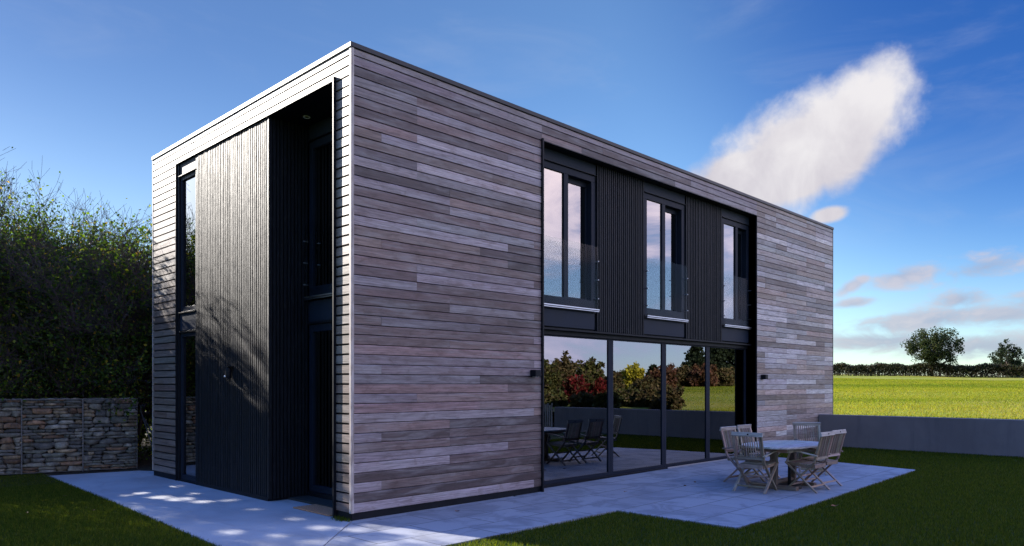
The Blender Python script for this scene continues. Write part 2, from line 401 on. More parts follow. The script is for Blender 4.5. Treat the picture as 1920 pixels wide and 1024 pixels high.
def np_mesh(name, V, F, mat, tint=None, parent=None, smooth=False):
    V = np.asarray(V, dtype=np.float32); F = np.asarray(F, dtype=np.int32); k = F.shape[1]
    me = bpy.data.meshes.new(name)
    me.vertices.add(len(V)); me.vertices.foreach_set('co', V.ravel())
    me.loops.add(F.size); me.loops.foreach_set('vertex_index', F.ravel())
    me.polygons.add(len(F)); me.polygons.foreach_set('loop_start', np.arange(0, F.size, k, dtype=np.int32))
    me.polygons.foreach_set('loop_total', np.full(len(F), k, dtype=np.int32))
    me.update(calc_edges=True)
    if tint is not None:
        at = me.attributes.new('tint', 'FLOAT_COLOR', 'FACE')
        T = np.ones((len(F), 4), dtype=np.float32); T[:, :3] = tint; at.data.foreach_set('color', T.ravel())
    me.materials.append(mat)
    me.polygons.foreach_set('use_smooth', np.full(len(F), smooth))
    o = bpy.data.objects.new(name, me); COL.objects.link(o)
    if parent is not None: o.parent = parent
    return o
def thing(name, label, cat, loc=(0, 0, 0), rz=0.0, group=None):
    o = bpy.data.objects.new(name, None); COL.objects.link(o); o.empty_display_size = 0.2
    o.location = loc; o.rotation_euler = (0, 0, rz); tag(o, label, cat, group); return o
def tag(o, label, cat, group=None, kind=None):
    o['label'] = label; o['category'] = cat
    if group: o['group'] = group
    if kind: o['kind'] = kind
    return o
def struct(o, label, cat):
    o['kind'] = 'structure'; o['label'] = label; o['category'] = cat; return o

# ================================================================== GROUND
def sstep(x, a, b):
    t = np.clip((np.asarray(x, float)-a)/(b-a), 0, 1); return t*t*(3-2*t)
def lawn_z(X, Y):
    X = np.asarray(X, float); Y = np.asarray(Y, float)
    return -0.012 + np.where(X > 4, (X-4)*0.0072, 0) + np.where(X > 11, (X-11)*0.0125, 0)
def field_z(X, Y):
    X = np.asarray(X, float); Y = np.asarray(Y, float)
    d = np.clip(X, 15, 125)
    z = 0.80 + 0.0224*(d-16.8) + sstep(X, 40, 120)*0.020*(np.clip(Y, -80, 80)-25)
    return z + 0.05*np.sin(X*0.31+Y*0.17)*sstep(X, 18, 40) + 0.03*np.sin(Y*0.5+X*0.07)
def grid_sheet(name, xs, ys, zf, mat):
    X, Y = np.meshgrid(xs, ys, indexing='ij'); Z = zf(X, Y)
    V = np.stack([X, Y, Z], -1).reshape(-1, 3); nx, ny = len(xs), len(ys)
    i = np.arange(nx-1)[:, None]*ny + np.arange(ny-1)[None, :]
    F = np.stack([i, i+ny, i+ny+1, i+1], -1).reshape(-1, 4)
    return np_mesh(name, V, F, mat, smooth=True)
o = grid_sheet('ground', np.array([-6000, -800, -60, -10, 0, 10, 15, 60, 200, 800, 6000.]), np.array([-6000, -800, -60, -10, 0, 10, 60, 200, 800, 6000.]), lambda X, Y: np.full(X.shape, -0.30), M['field'])
struct(o, 'open grassy ground running to the horizon', 'ground')
o = grid_sheet('field', np.concatenate([[14.98], np.linspace(15.4, 40, 50), np.linspace(41, 130, 70), [200, 500, 1500, 4000]]),
               np.concatenate([[-4000, -1000, -300], np.linspace(-120, -42, 30), np.linspace(-40, 60, 110), [80, 120, 300, 1000, 4000]]), field_z, M['field'])
struct(o, 'sunlit yellow green pasture rising beyond the grey wall', 'field')
o = grid_sheet('lawn', np.concatenate([[-40, -20], np.linspace(-12, 14.9, 70)]), np.concatenate([[-40, -20], np.linspace(-14, 8.0, 60)]), lambda X, Y: lawn_z(X, Y)-0.012, M['lawn'])
struct(o, 'short dark green garden lawn around the house', 'lawn')
o = grid_sheet('soil_bed', np.linspace(-40, 14.5, 40), np.linspace(7.0, 40, 30), lambda X, Y: np.where(Y > 9.5, 0.10, 0.0)+0.002*X*0-0.006+np.where(X > 5, 0, 0), M['soil'])
struct(o, 'dark leaf littered soil under the trees', 'soil')
# paving: two sheets with a real edge
def slab_poly(name, pts, zs, mat, th=0.07):
    bm = bmesh.new(); top = [bm.verts.new((x, y, z)) for (x, y), z in zip(pts, zs)]
    f = bm.faces.new(top); r = bmesh.ops.extrude_face_region(bm, geom=[f])
    bmesh.ops.translate(bm, vec=(0, 0, -th), verts=[g for g in r['geom'] if isinstance(g, bmesh.types.BMVert)])
    bmesh.ops.recalc_face_normals(bm, faces=bm.faces)
    me = bpy.data.meshes.new(name); bm.to_mesh(me); bm.free(); me.materials.append(mat)
    o = bpy.data.objects.new(name, me); COL.objects.link(o); return o
G = 0.006
pz = lambda x, y: float(lawn_z(x, y)) + 0.012
pth = [(-G, -G*0.4), (-1.80-G, -1.80), (-1.84, -0.23), (-1.62, 4.0), (-1.46, 8.3), (0.1, 7.95), (0.6, 7.0), (3.0, 6.8), (3.0, -G*0.4)]
slab_poly('path', pth, [0.0]*len(pth), M['concrete'])
struct(bpy.data.objects['path'], 'pale brushed concrete path along the entrance side', 'path')
pat = [(G, -0.01-G), (-1.80+G, -1.80-G), (-1.80, -1.99), (3.08, -1.94), (3.10, -3.78), (10.99, -3.53), (11.30, -1.97), (11.50, 0.35), (3.05, 0.35), (3.05, -0.01-G)]
slab_poly('patio', pat, [pz(x, y) for x, y in pat], M['slab'])
struct(bpy.data.objects['patio'], 'grey stone patio along the glazed doors', 'patio')

# ================================================================== HOUSE
LX, LY, H0, H1 = 15.88, 6.92, 0.10, 6.135
house = thing('house', 'two storey flat roofed house clad in weathered horizontal timber boards', 'house', (0, 0, 0))
FR = lambda a, b, c: (a, b, c)            # front: along X, depth +Y
LE = lambda a, b, c: (b, a, c)            # left:  along Y, depth +X
BK = lambda a, b, c: (a, LY-b, c)
RG = lambda a, b, c: (LX-b, a, c)
PITCH = 0.1293
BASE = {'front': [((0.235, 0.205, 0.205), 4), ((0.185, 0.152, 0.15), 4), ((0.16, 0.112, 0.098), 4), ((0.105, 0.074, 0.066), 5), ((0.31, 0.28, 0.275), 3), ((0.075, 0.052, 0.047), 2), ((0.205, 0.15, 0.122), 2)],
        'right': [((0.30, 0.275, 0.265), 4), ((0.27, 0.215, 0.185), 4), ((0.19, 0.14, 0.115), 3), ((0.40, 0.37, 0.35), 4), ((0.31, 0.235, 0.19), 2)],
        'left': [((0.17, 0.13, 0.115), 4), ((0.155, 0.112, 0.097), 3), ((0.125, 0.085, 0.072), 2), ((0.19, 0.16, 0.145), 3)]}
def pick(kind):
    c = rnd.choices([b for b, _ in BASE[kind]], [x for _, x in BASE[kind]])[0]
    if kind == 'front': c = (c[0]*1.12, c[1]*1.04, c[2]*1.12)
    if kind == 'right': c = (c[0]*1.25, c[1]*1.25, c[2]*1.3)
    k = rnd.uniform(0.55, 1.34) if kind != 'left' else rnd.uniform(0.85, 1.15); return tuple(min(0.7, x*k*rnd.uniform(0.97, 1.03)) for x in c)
def boards(mb, rects, kind, lmin=1.2, lmax=4.8, gap=0.009, drip=False):
    """shiplap boards: a flat face with a chamfered top edge, rows line up over all rects"""
    row = 0
    while H0 + row*PITCH < H1 - 0.01:
        z0 = H0+row*PITCH; z1 = min(z0+PITCH-gap, H1)
        for (a0, a1, b0, b1) in rects:
            y0, y1 = max(z0, b0), min(z1, b1)
            if y1-y0 < 0.02: continue
            x = a0 - 0.6*rnd.randint(0, 4) - 0.17
            while x < a1:
                L = 0.6*max(1, round(rnd.uniform(lmin, lmax)/0.6)); s, e = max(x, a0), min(x+L, a1); x += L
                if e-s < 0.01: continue
                e2 = e - (0.0025 if e < a1 else 0)
                off = rnd.uniform(0, 0.003); tnt = pick(kind)
                n = len(mb.v); ou, ov = rnd.uniform(0, 90), rnd.uniform(0, 90)
                prof = [(0.028, y0), (off, y0), (off, y1-0.013 if y1 == z1 else y1), (0.011, y1), (0.028, y1)]
                if drip: prof = [(0.028, y0), (0.016, y0), (off, y0+0.006), (off, y1), (0.028, y1)]
                for u in (s, e2):
                    for d, z in prof: mb.v.append(mb.fm(u, d, z))
                for k in range(4):
                    vv = [(prof[k][1]-y0)+ov-prof[k][0], (prof[k+1][1]-y0)+ov-prof[k+1][0]]
                    mb.quad((n+k, n+k+1, n+5+k+1, n+5+k), [(s+ou, vv[0]), (s+ou, vv[1]), (e2+ou, vv[1]), (e2+ou, vv[0])], tnt)
                for o_ in (0, 5):
                    mb.quad(tuple(n+o_+k for k in range(5)), [(ou, ov)]*5, tnt)
        row += 1
FX0, FX1, FZ = 3.68, 11.25, 5.785         # opening in the long side
GY0, GY1, GZ = 0.39, 5.755, 5.815         # opening in the entrance side
mb = MB(FR)
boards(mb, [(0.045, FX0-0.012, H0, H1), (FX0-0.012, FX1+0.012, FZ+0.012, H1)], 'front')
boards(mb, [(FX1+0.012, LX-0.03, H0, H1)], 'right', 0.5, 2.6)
mb.build('cladding', M['cladding'], house)
mb = MB(LE)
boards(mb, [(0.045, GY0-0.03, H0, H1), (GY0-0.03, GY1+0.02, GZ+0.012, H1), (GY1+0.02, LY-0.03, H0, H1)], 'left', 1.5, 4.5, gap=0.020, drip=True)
mb.build('cladding', M['silvered'], house)
mb = MB(BK); boards(mb, [(0.03, LX-0.03, H0, H1)], 'front', 2, 5); mb.build('cladding', M['cladding'], house)
mb = MB(RG); boards(mb, [(0.03, LY-0.03, H0, H1)], 'right', 2, 5); mb.build('cladding', M['cladding'], house)
# corner posts of pale timber
mb = MB()
mb.box(-0.004, 0.042, -0.004, 0.042, H0-0.005, H1, (0.42, 0.36, 0.33), 2)
mb.build('corner_trim', M['cladding'], house, 0.003)
for bx, tc in (((-0.004, 0.028, LY-0.028, LY+0.004), (0.36, 0.31, 0.29)), ((LX-0.028, LX+0.004, -0.004, 0.028), (0.06, 0.055, 0.055)), ((LX-0.028, LX+0.004, LY-0.028, LY+0.004), (0.2, 0.18, 0.17))):
    mb = MB(); mb.box(*bx, H0, H1, tc, 2); mb.build('corner_trim', M['cladding'], house, 0.003)
# wall core, roof, plinth
mb = MB()
T0, T1 = 0.03, 0.34
for fm, a0, a1, o0, o1, oz in ((FR, T0, LX-T0, FX0, FX1, FZ), (LE, T1, LY-T1, GY0, GY1, GZ)):
    m2 = MB(fm)
    m2.box(a0, o0, T0, T1, 0.0, H1); m2.box(o1, a1, T0, T1, 0.0, H1); m2.box(o0, o1, T0, T1, oz+0.002, H1)
    n = len(mb.v); mb.v += m2.v; mb.f += [tuple(i+n for i in f) for f in m2.f]; mb.uv += m2.uv; mb.t += m2.t
mb.box(T0, LX-T0, LY-T1, LY-T0, 0, H1); mb.box(LX-T1, LX-T0, T1, LY-T1, 0, H1)
mb.build('wall_core', M['metal'], house)
mb = MB(); mb.box(T1, LX-T1, T1, LY-T1, 5.86, 6.08); mb.build('roof', M['membrane'], house)
mb = MB()
ct, cb, cw = 6.200, 6.137, 0.36
mb.box(-0.016, LX+0.016, -0.016, cw, cb, ct); mb.box(-0.016, LX+0.016, LY-cw, LY+0.016, cb, ct)
mb.box(-0.016, cw, cw, LY-cw, cb, ct); mb.box(LX-cw, LX+0.016, cw, LY-cw, cb, ct)
mb.build('roof_capping', M['cap'], house, 0.004)
for bx in ((0.02, FX0, 0.018, T0-0.002), (FX1, LX-0.02, 0.018, T0-0.002), (0.018, T0-0.002, 0.032, GY0), (0.018, T0-0.002, GY1, LY-0.02)):
    mb = MB(); mb.box(*bx, -0.02, H0); mb.build('plinth', M['metal'], house)
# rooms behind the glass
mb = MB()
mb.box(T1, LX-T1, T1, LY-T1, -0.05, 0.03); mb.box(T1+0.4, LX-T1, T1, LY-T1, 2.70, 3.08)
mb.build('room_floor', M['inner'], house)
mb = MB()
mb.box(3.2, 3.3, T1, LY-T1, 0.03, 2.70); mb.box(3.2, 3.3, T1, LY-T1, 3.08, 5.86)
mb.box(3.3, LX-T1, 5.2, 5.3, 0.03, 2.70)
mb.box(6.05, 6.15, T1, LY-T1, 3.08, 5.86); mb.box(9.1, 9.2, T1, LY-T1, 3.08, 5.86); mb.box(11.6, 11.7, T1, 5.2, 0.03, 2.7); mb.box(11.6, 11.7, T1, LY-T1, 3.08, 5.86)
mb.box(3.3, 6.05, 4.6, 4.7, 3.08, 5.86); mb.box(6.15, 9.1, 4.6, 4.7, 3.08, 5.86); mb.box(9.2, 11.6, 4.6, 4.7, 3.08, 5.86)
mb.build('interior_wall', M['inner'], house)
# steel edge frames: thin fins standing proud of the boards
mb = MB()
mb.box(FX0-0.035, FX0+0.0, -0.035, 0.34, -0.02, FZ+0.03); mb.box(FX1, FX1+0.012, -0.006, 0.34, 0.0, FZ+0.006); mb.box(FX0, FX1, -0.006, 0.34, FZ-0.006, FZ+0.010)
mb.build('opening_frame', M['metal'], house, 0.002)
mb = MB(LE)
mb.box(GY0-0.028, GY0, -0.036, 0.70, -0.02, GZ+0.035); mb.box(GY1, GY1+0.018, -0.006, 0.34, -0.02, GZ); mb.box(GY0, GY1+0.018, -0.006, 0.05, GZ-0.004, GZ+0.012)
mb.build('opening_frame', M['metal'], house, 0.002)

def battens(fm, a0, a1, d, z0, z1, pitch=0.063, wd=0.037, dep=0.034):
    mb = MB(fm); n = max(1, round((a1-a0)/pitch)); p = (a1-a0)/n
    mb.box(a0, a1, d+dep, d+dep+0.02, z0, z1)
    for i in range(n):
        s = a0+i*p+(p-wd)/2+rnd.uniform(-0.003, 0.003); o_ = rnd.uniform(0, 0.006)
        mb.box(s, s+wd+rnd.uniform(-0.004, 0.004), d+o_, d+dep-0.0005, z0, z1, grain=2)
    return mb
PD = 0.19                                  # plane of the black panels in the long side
ZL, ZS, ZB, ZT, ZH = 2.72, 3.08, 3.155, 5.565, 5.585   # ledge, spandrel top, window bottom, window top, header panel bottom
BAYS = [(3.80, 5.33), (6.87, 8.37), (9.94, 11.245)]
for a0, a1 in ((5.345, 6.855), (8.385, 9.925)):
    battens(FR, a0, a1, PD-0.02, ZL+0.02, FZ-0.008).build('batten_panel', M['batten'], house)
# black back board behind panels and jamb infill
mb = MB(FR)
mb.box(FX0, 3.795, PD-0.01, PD+0.05, ZL+0.02, FZ-0.008)
mb.build('jamb_panel', M['panel'], house)

def window(fm, a0, a1, d, z0, z1, split, ins1, ins2, fw=0.115, mull=0.115):
    """frame, fixed light and inset sash; panes are real glass in front of the dark rooms"""
    fr = MB(fm); dd = d+0.16
    fr.box(a0, a1, d, dd, z0, z0+fw+0.02); fr.box(a0, a1, d, dd, z1-fw, z1)
    fr.box(a0, a0+fw, d, dd, z0+fw+0.02, z1-fw); fr.box(a1-fw*0.95, a1, d, dd, z0+fw+0.02, z1-fw)
    lights = [(a0+fw, a1-fw*0.95, ins1)]
    if split is not None:
        fr.box(split, split+mull, d+0.002, dd, z0+fw+0.02, z1-fw)
        lights = [(a0+fw, split, ins1), (split+mull, a1-fw*0.95, ins2)]
    o = fr.build('window', M['frame'], house, 0.004)
    for (l0, l1, ins) in lights:
        if ins > 0.06:                       # sash rails of the inset light
            s = MB(fm); q = 0.035
            s.box(l0, l1, d+ins-0.02, d+ins+0.03, z0+fw+0.02, z0+fw+0.02+q); s.box(l0, l1, d+ins-0.02, d+ins+0.03, z1-fw-q-0.06, z1-fw)
            s.box(l0, l0+0.012, d+ins-0.02, d+ins+0.03, z0+fw+0.02+q, z1-fw-q-0.06); s.box(l1-q, l1, d+ins-0.02, d+ins+0.03, z0+fw+0.02+q, z1-fw-q-0.06)
            s.build('sash', M['frame'], o, 0.003)
        p = MB(fm); p.box(l0-0.004, l1+0.004, d+ins, d+ins+0.006, z0+fw+0.016, z1-fw+0.004); p.build('pane', M['pane'], o)
    return o
def balcony(fm, a0, a1, d, z0, z1, both=True):
    g = MB(fm); g.box(a0, a1, d, d+0.017, z0, z1)
    o = g.build('balcony_glass', M['clear'], house)
    for a in ((a0+0.0, a1-0.0) if both else (a0,)):
        for z in (z0+0.18, z0+0.52, z0+0.86):
            p0, p1 = fm(a+(0.012 if a == a0 else -0.012), d-0.014, z), fm(a+(0.012 if a == a0 else -0.012), d+0.07, z)
            c = MB(); c.cyl(p0, p1, 0.010, k=10); c.build('clamp_bolt', M['steel'], o)
    r = MB(fm)
    r.box(a0, a1+0.02, d-0.012, d+0.03, z0-0.034, z0-0.012); r.box(a0, a1+0.02, d-0.006, d+0.024, z0-0.062, z0-0.046)
    r.build('sill_rail', M['steel'], o, 0.003)
    return o
for i, (a0, a1) in enumerate(BAYS):
    h = MB(FR); h.box(a0, a1, PD, PD+0.05, ZH, FZ-0.008); h.build('header_panel', M['panel'], house, 0.003)
    s = MB(FR); s.box(a0, a1-0.03, PD, PD+0.05, ZL+0.045, ZS-0.02); s.build('spandrel_panel', M['panel'], house, 0.003)
    l = MB(FR); l.box(a0, a1, PD-0.02, PD+0.05, ZT+0.003, ZH-0.004); l.build('drip_ledge', M['metal'], house, 0.002)
    window(FR, a0, a1, PD+0.012, ZB, ZT, a0+0.66, 0.03, 0.13)
    balcony(FR, a0+0.005, a1-0.005 if i < 2 else a1-0.05, PD-0.07, ZB-0.01, 4.27)
    k = MB(FR); k.box(a0, a1, PD-0.01, PD+0.06, ZS-0.015, ZB-0.002); k.build('sill', M['metal'], house)
# ledge and dark carrier between the storeys
mb = MB(FR); mb.box(FX0+0.001, FX1-0.001, PD-0.06, PD+0.12, ZL-0.02, ZL+0.012); mb.build('drip_ledge', M['metal'], house, 0.003)
mb = MB(FR); mb.box(FX0+0.001, FX1-0.001, PD+0.055, PD+0.30, ZL+0.013, ZB-0.02); mb.box(FX0+0.001, FX1-0.001, PD+0.055, PD+0.30, ZT+0.01, FZ-0.01)
for a0, a1 in ((5.335, 6.865), (8.375, 9.935), (FX0+0.001, 3.795)): mb.box(a0, a1, PD+0.055, PD+0.30, ZB-0.02, ZT+0.01)
mb.build('backing_panel', M['metal'], house)
# sliding doors
SD = 0.28; edges = [FX0+0.02, 5.88, 7.69, 9.45, FX1-0.02]
mb = MB(FR); mb.box(FX0+0.001, FX1-0.001, SD-0.06, SD+0.10, 2.625, ZL-0.021); mb.box(FX0+0.001, FX1-0.001, SD-0.05, SD+0.10, -0.03, 0.055)
mb.build('door_frame', M['metal'], house, 0.003)
for i in range(4):
    a0, a1 = edges[i]+0.002, edges[i+1]-0.002; d = SD-0.02
    f = MB(FR); lw, rw = 0.075, 0.075
    f.box(a0, a0+lw, d, d+0.06, 0.056, 2.624); f.box(a1-rw, a1, d, d+0.06, 0.056, 2.624)
    f.box(a0+lw, a1-rw, d, d+0.06, 0.056, 0.125); f.box(a0+lw, a1-rw, d, d+0.06, 2.60, 2.624)
    o = f.build('sliding_door', M['frame'], house, 0.003)
    p = MB(FR); p.box(a0+lw-0.004, a1-rw+0.004, d+0.02, d+0.026, 0.12, 2.604); p.build('pane', M['pane'], o)
mb = MB(FR); mb.box(7.75, FX1-0.02, SD-0.075, SD-0.052, 0.030, 0.062); mb.build('door_track', M['steel'], house, 0.002)

# entrance side: batten box, slot windows, porch
BX0, BX1, PX = 2.24, 4.94, 0.68            # batten box along Y, porch depth
battens(LE, BX0+0.03, BX1, 0.018, 0.06, GZ-0.012).build('batten_panel', M['batten'], house)
battens(lambda a, b, c: (a, BX0+b, c), 0.018, PX, 0.0, 0.035, GZ-0.008).build('batten_panel', M['batten'], house)
mb = MB(LE); mb.box(BX0+0.045, BX1, 0.063, PX, 0.0, GZ-0.01); mb.build('backing_panel', M['metal'], house)
mb = MB(LE); mb.box(BX0+0.005, BX0+0.03, 0.016, 0.044, 0.04, GZ-0.012); mb.build('corner_trim', M['batten'], house, 0.002)
mb = MB(LE); mb.box(BX0+0.06, BX1, 0.03, 0.06, -0.02, 0.058); mb.build('plinth', M['metal'], house)
WD = 0.040; GYW = GY1-0.085
s = MB(LE); s.box(BX1+0.005, GYW, WD, WD+0.04, ZL+0.03, ZS-0.02); s.build('spandrel_panel', M['panel'], house, 0.003)
s = MB(LE); s.box(BX1+0.005, GYW, WD, WD+0.04, ZH, GZ-0.008); s.build('header_panel', M['panel'], house, 0.003)
for q0, q1, dd in ((ZT+0.002, ZH-0.003, 0.03), (ZS-0.018, ZS+0.01, 0.03), (ZL-0.01, ZL+0.02, 0.02)):
    k = MB(LE); k.box(BX1+0.005, GYW, WD-dd, WD+0.04, q0, q1); k.build('drip_ledge', M['metal'], house, 0.003)
window(LE, BX1+0.005, GYW, WD+0.012, ZS+0.012, ZT, None, 0.035, 0, 0.07)
window(LE, BX1+0.005, GYW, WD+0.012, 0.03, ZL-0.012, None, 0.035, 0, 0.07)
mb = MB(LE); mb.box(GYW+0.001, GY1-0.0005, 0.022, 0.30, 0.0, GZ-0.005); mb.build('jamb_panel', M['metal'], house)
mb = MB(LE); mb.box(BX1+0.001, GYW, 0.035, 0.34, -0.02, 0.028); mb.build('sill', M['metal'], house)
# porch back wall
s = MB(LE); s.box(GY0+0.001, BX0-0.001, PX, PX+0.05, ZL+0.03, ZS-0.02); s.build('spandrel_panel', M['panel'], house, 0.003)
s = MB(LE); s.box(GY0+0.001, BX0-0.001, PX, PX+0.05, ZH, GZ+0.03); s.build('header_panel', M['panel'], house, 0.003)
for q0, q1, dd in ((ZT+0.002, ZH-0.003, 0.03), (ZL-0.01, ZL+0.028, 0.02)):
    k = MB(LE); k.box(GY0+0.001, BX0-0.001, PX-dd, PX+0.05, q0, q1); k.build('drip_ledge', M['metal'], house, 0.003)
window(LE, GY0+0.001, BX0-0.001, PX+0.012, ZB, ZT, None, 0.04, 0, 0.12)
balcony(LE, BX0-0.02, GY0+0.03, PX-0.08, ZB-0.01, 4.27, False)
dr = MB(LE); fw = 0.12
dr.box(GY0+0.001, GY0+fw, PX+0.01, PX+0.09, 0.10, ZL-0.012); dr.box(BX0-fw, BX0-0.001, PX+0.01, PX+0.09, 0.10, ZL-0.012); dr.box(GY0+fw, BX0-fw, PX+0.01, PX+0.09, 0.10, 0.20); dr.box(GY0+fw, BX0-fw, PX+0.01, PX+0.09, ZL-0.13, ZL-0.012)
o = dr.build('door', M['frame'], house, 0.004)
p = MB(LE); p.box(GY0+fw-0.004, BX0-fw+0.004, PX+0.05, PX+0.056, 0.196, ZL-0.126); p.build('pane', M['pane'], o)
hd = MB(); hd.cyl((PX-0.035, GY0+0.17, 0.95), (PX-0.035, GY0+0.17, 1.25), 0.011); hd.cyl((PX-0.035, GY0+0.17, 0.99), (PX+0.02, GY0+0.17, 0.99), 0.008); hd.cyl((PX-0.035, GY0+0.17, 1.21), (PX+0.02, GY0+0.17, 1.21), 0.008); hd.build('handle', M['steel'], o)
mb = MB(LE); mb.box(GY0+0.001, BX0-0.001, PX-0.02, PX+0.12, -0.02, 0.098); mb.build('door_sill', M['metal'], house, 0.003)
mb = MB(LE); mb.box(GY0+0.001, BX0+0.04, 0.052, PX+0.30, GZ-0.004, GZ+0.04); mb.build('soffit', M['metal'], house)
mb = MB(LE); mb.box(GY0-0.0, GY0+0.012, T1+0.001, PX+0.3, 0, GZ-0.006); mb.box(BX0+0.05, BX0+0.3, PX+0.07, PX+0.3, 0, GZ-0.006); mb.build('porch_lining', M['metal'], house)

# curtains behind the slot window and the entrance door
def curtain(fm, a0, a1, d, z0, z1, label):
    V = []; F = []; n = 40
    for i in range(n+1):
        a = a0+(a1-a0)*i/n; b = d+0.03*math.sin(i*1.25)
        V += [fm(a, b, z0), fm(a, b, z1)]
    F = [(2*i, 2*i+2, 2*i+3, 2*i+1) for i in range(n)]
    o = np_mesh('curtain', V, F, M['curtain'], smooth=True); tag(o, label, 'curtain'); 
    md = o.modifiers.new('thick', 'SOLIDIFY'); md.thickness = 0.004
    return o
curtain(LE, 1.05, 1.95, PX+0.35, 0.05, 2.66, 'pale grey green curtain hanging behind the glazed entrance door')
curtain(LE, 4.98, 5.55, 0.50, 0.05, 2.66, 'pale curtain behind the narrow ground floor slot window')
curtain(LE, 4.96, 5.20, 0.46, 3.12, 5.5, 'pale strip of curtain behind the narrow upper slot window')

# ------------------------------------------------------------------ fittings on the house
def wall_light(x, z, label):
    t = thing('wall_light', label, 'wall light', (x, 0, z), 0, 'box wall lights on the long side')
    b = MB(); b.box(-0.06, 0.06, -0.012, 0.002, -0.05, 0.05); b.build('back_plate', M['metal'], t, 0.002)
    b = MB(); b.box(-0.062, 0.062, -0.125, -0.013, -0.055, 0.055); b.build('lamp_body', M['metal'], t, 0.004)
    b = MB(); b.box(-0.04, 0.04, -0.105, -0.03, -0.059, -0.0555); b.build('diffuser', M['white'], t)
wall_light(3.44, 1.95, 'black box wall light left of the glazed sliding doors')
wall_light(11.52, 1.95, 'black box wall light right of the sliding doors, beside the table')
t = thing('security_light', 'small black security lamp mounted on the black batten panel', 'wall lamp', (0.02, 3.50, 1.98))
b = MB(); b.box(-0.002, 0.02, -0.075, 0.075, 0.055, 0.085); b.box(-0.10, 0.0, -0.07, 0.07, 0.075, 0.085); b.build('bracket', M['metal'], t, 0.003)
b = MB(); b.cyl((-0.055, 0, 0.074), (-0.055, 0, 0.03), 0.030, 0.048, 16); b.cyl((-0.055, 0, 0.03), (-0.055, 0, -0.085), 0.048, 0.044, 16); b.cyl((-0.055, 0, -0.085), (-0.055, 0, -0.12), 0.044, 0.025, 16)
b.build('lamp_body', M['metal'], t, 0.003, True)
b = MB(); b.cyl((-0.10, 0.015, -0.075), (-0.118, 0.022, -0.085), 0.016, 0.012, 12); b.build('sensor', M['white'], t, 0.002, True)
t = thing('downlight', 'round white rimmed downlight in the dark porch ceiling', 'downlight', (0.43, 1.86, GZ-0.004))
b = MB(); ring = 24
for i in range(ring):
    a, a2 = 2*math.pi*i/ring, 2*math.pi*(i+1)/ring
    for (r0, r1, z0, z1) in ((0.055, 0.035, -0.010, -0.004), (0.055, 0.055, 0.0, -0.010)):
        n = len(b.v)
        b.v += [(r0*math.cos(a), r0*math.sin(a), z0), (r0*math.cos(a2), r0*math.sin(a2), z0), (r1*math.cos(a2), r1*math.sin(a2), z1), (r1*math.cos(a), r1*math.sin(a), z1)]
        b.quad((n, n+1, n+2, n+3), [(0, 0)]*4, (1, 1, 1))
b.build('trim_ring', M['white'], t)
b = MB(); b.cyl((0, 0, -0.004), (0, 0, -0.001), 0.036, k=24); b.build('lens', M['metal'], t)
# door mat
b = MB(); b.box(-0.02, 0.60, 0.50, 1.46, 0.001, 0.018)
o = b.build('doormat', M['mat'], None, 0.006); tag(o, 'brown coir doormat on the concrete in front of the entrance door', 'doormat')

# ------------------------------------------------------------------ garden walls
b = MB(); b.box(14.85, 15.10, -9.0, -0.004, -0.3, 0.958)
o = b.build('retaining_wall', M['render'], None, 0.012); tag(o, 'low smooth grey rendered garden wall running from the house corner', 'wall')
# picket fence past its end
t = thing('picket_fence', 'low pale wooden picket fence continuing past the grey wall', 'fence', (14.95, -9.2, 0))
b = MB()
for i in range(60):
    y = -0.1*i; b.box(-0.012, 0.012, y-0.03, y+0.03, 0.1, 1.06+rnd.uniform(-0.05, 0.05), (0.45, 0.34, 0.30))
b.build('pickets', M['teak'], t)
b = MB(); b.box(0.013, 0.05, -6.0, 0.05, 0.3, 0.38, (0.4, 0.3, 0.26)); b.box(0.013, 0.05, -6.0, 0.05, 0.8, 0.88, (0.4, 0.3, 0.26)); b.build('rails', M['teak'], t)

# gabion baskets of flat rubble stones
nrs = np.random.default_rng(11)
gdir = Vector((-2.26, 0.61, 0)).normalized(); gnor = Vector((-gdir.y, gdir.x, 0))
if gnor.y > 0: gnor = -gnor                # towards the camera
def stone(V, F, T, cx, cy, cz, sx, sy, sz, fm, tint):
    n = 5
    lin = np.linspace(-1, 1, n); pts = {}
    def vid(p):
        k = tuple(np.round(p, 3))
        if k not in pts:
            q = np.array(p, float); r = (np.abs(q)**5).sum()**(1/5.)
            d = q/r*np.array([1, 1, 1])
            d = d*(1+nrs.normal(0, 0.06, 3))
            d[2] += 0.22*math.sin(d[0]*2.1+sk[0])*0.5; d[1] += 0.18*math.sin(d[0]*3+sk[1])
            d[0] *= 1+0.12*d[2]*sk[2]
            pts[k] = len(V); V.append(fm(cx+d[0]*sx, cy+d[1]*sy, cz+d[2]*sz))
        return pts[k]
    sk = nrs.uniform(-3, 3, 3)
    for ax in range(3):
        for sgn in (-1, 1):
            for i in range(n-1):
                for j in range(n-1):
                    q = []
                    for (a, c) in ((i, j), (i+1, j), (i+1, j+1), (i, j+1)):
                        p = [0, 0, 0]; p[ax] = sgn; p[(ax+1) % 3] = lin[a]; p[(ax+2) % 3] = lin[c]; q.append(vid(p))
                    F.append(q if sgn > 0 else q[::-1]); T.append(tint)
SCB = 0.72
SC = [(0.20, 0.19, 0.165), (0.25, 0.235, 0.20), (0.16, 0.155, 0.145), (0.30, 0.225, 0.145), (0.26, 0.155, 0.095), (0.19, 0.195, 0.165), (0.29, 0.27, 0.235), (0.13, 0.125, 0.12)]
start = Vector((0.20, 8.36, 0)); GW = [0.98, 1.03, 1.0, 1.0, 1.0]; GH = 1.47
glab = ['rubble stone gabion basket nearest the house', 'middle stone filled gabion basket with a dark wire edge on both sides', 'stone gabion basket at the left, next to the middle one',
        'stone gabion basket further left behind the lawn', 'leftmost stone gabion basket behind the lawn']
pos = 0.0
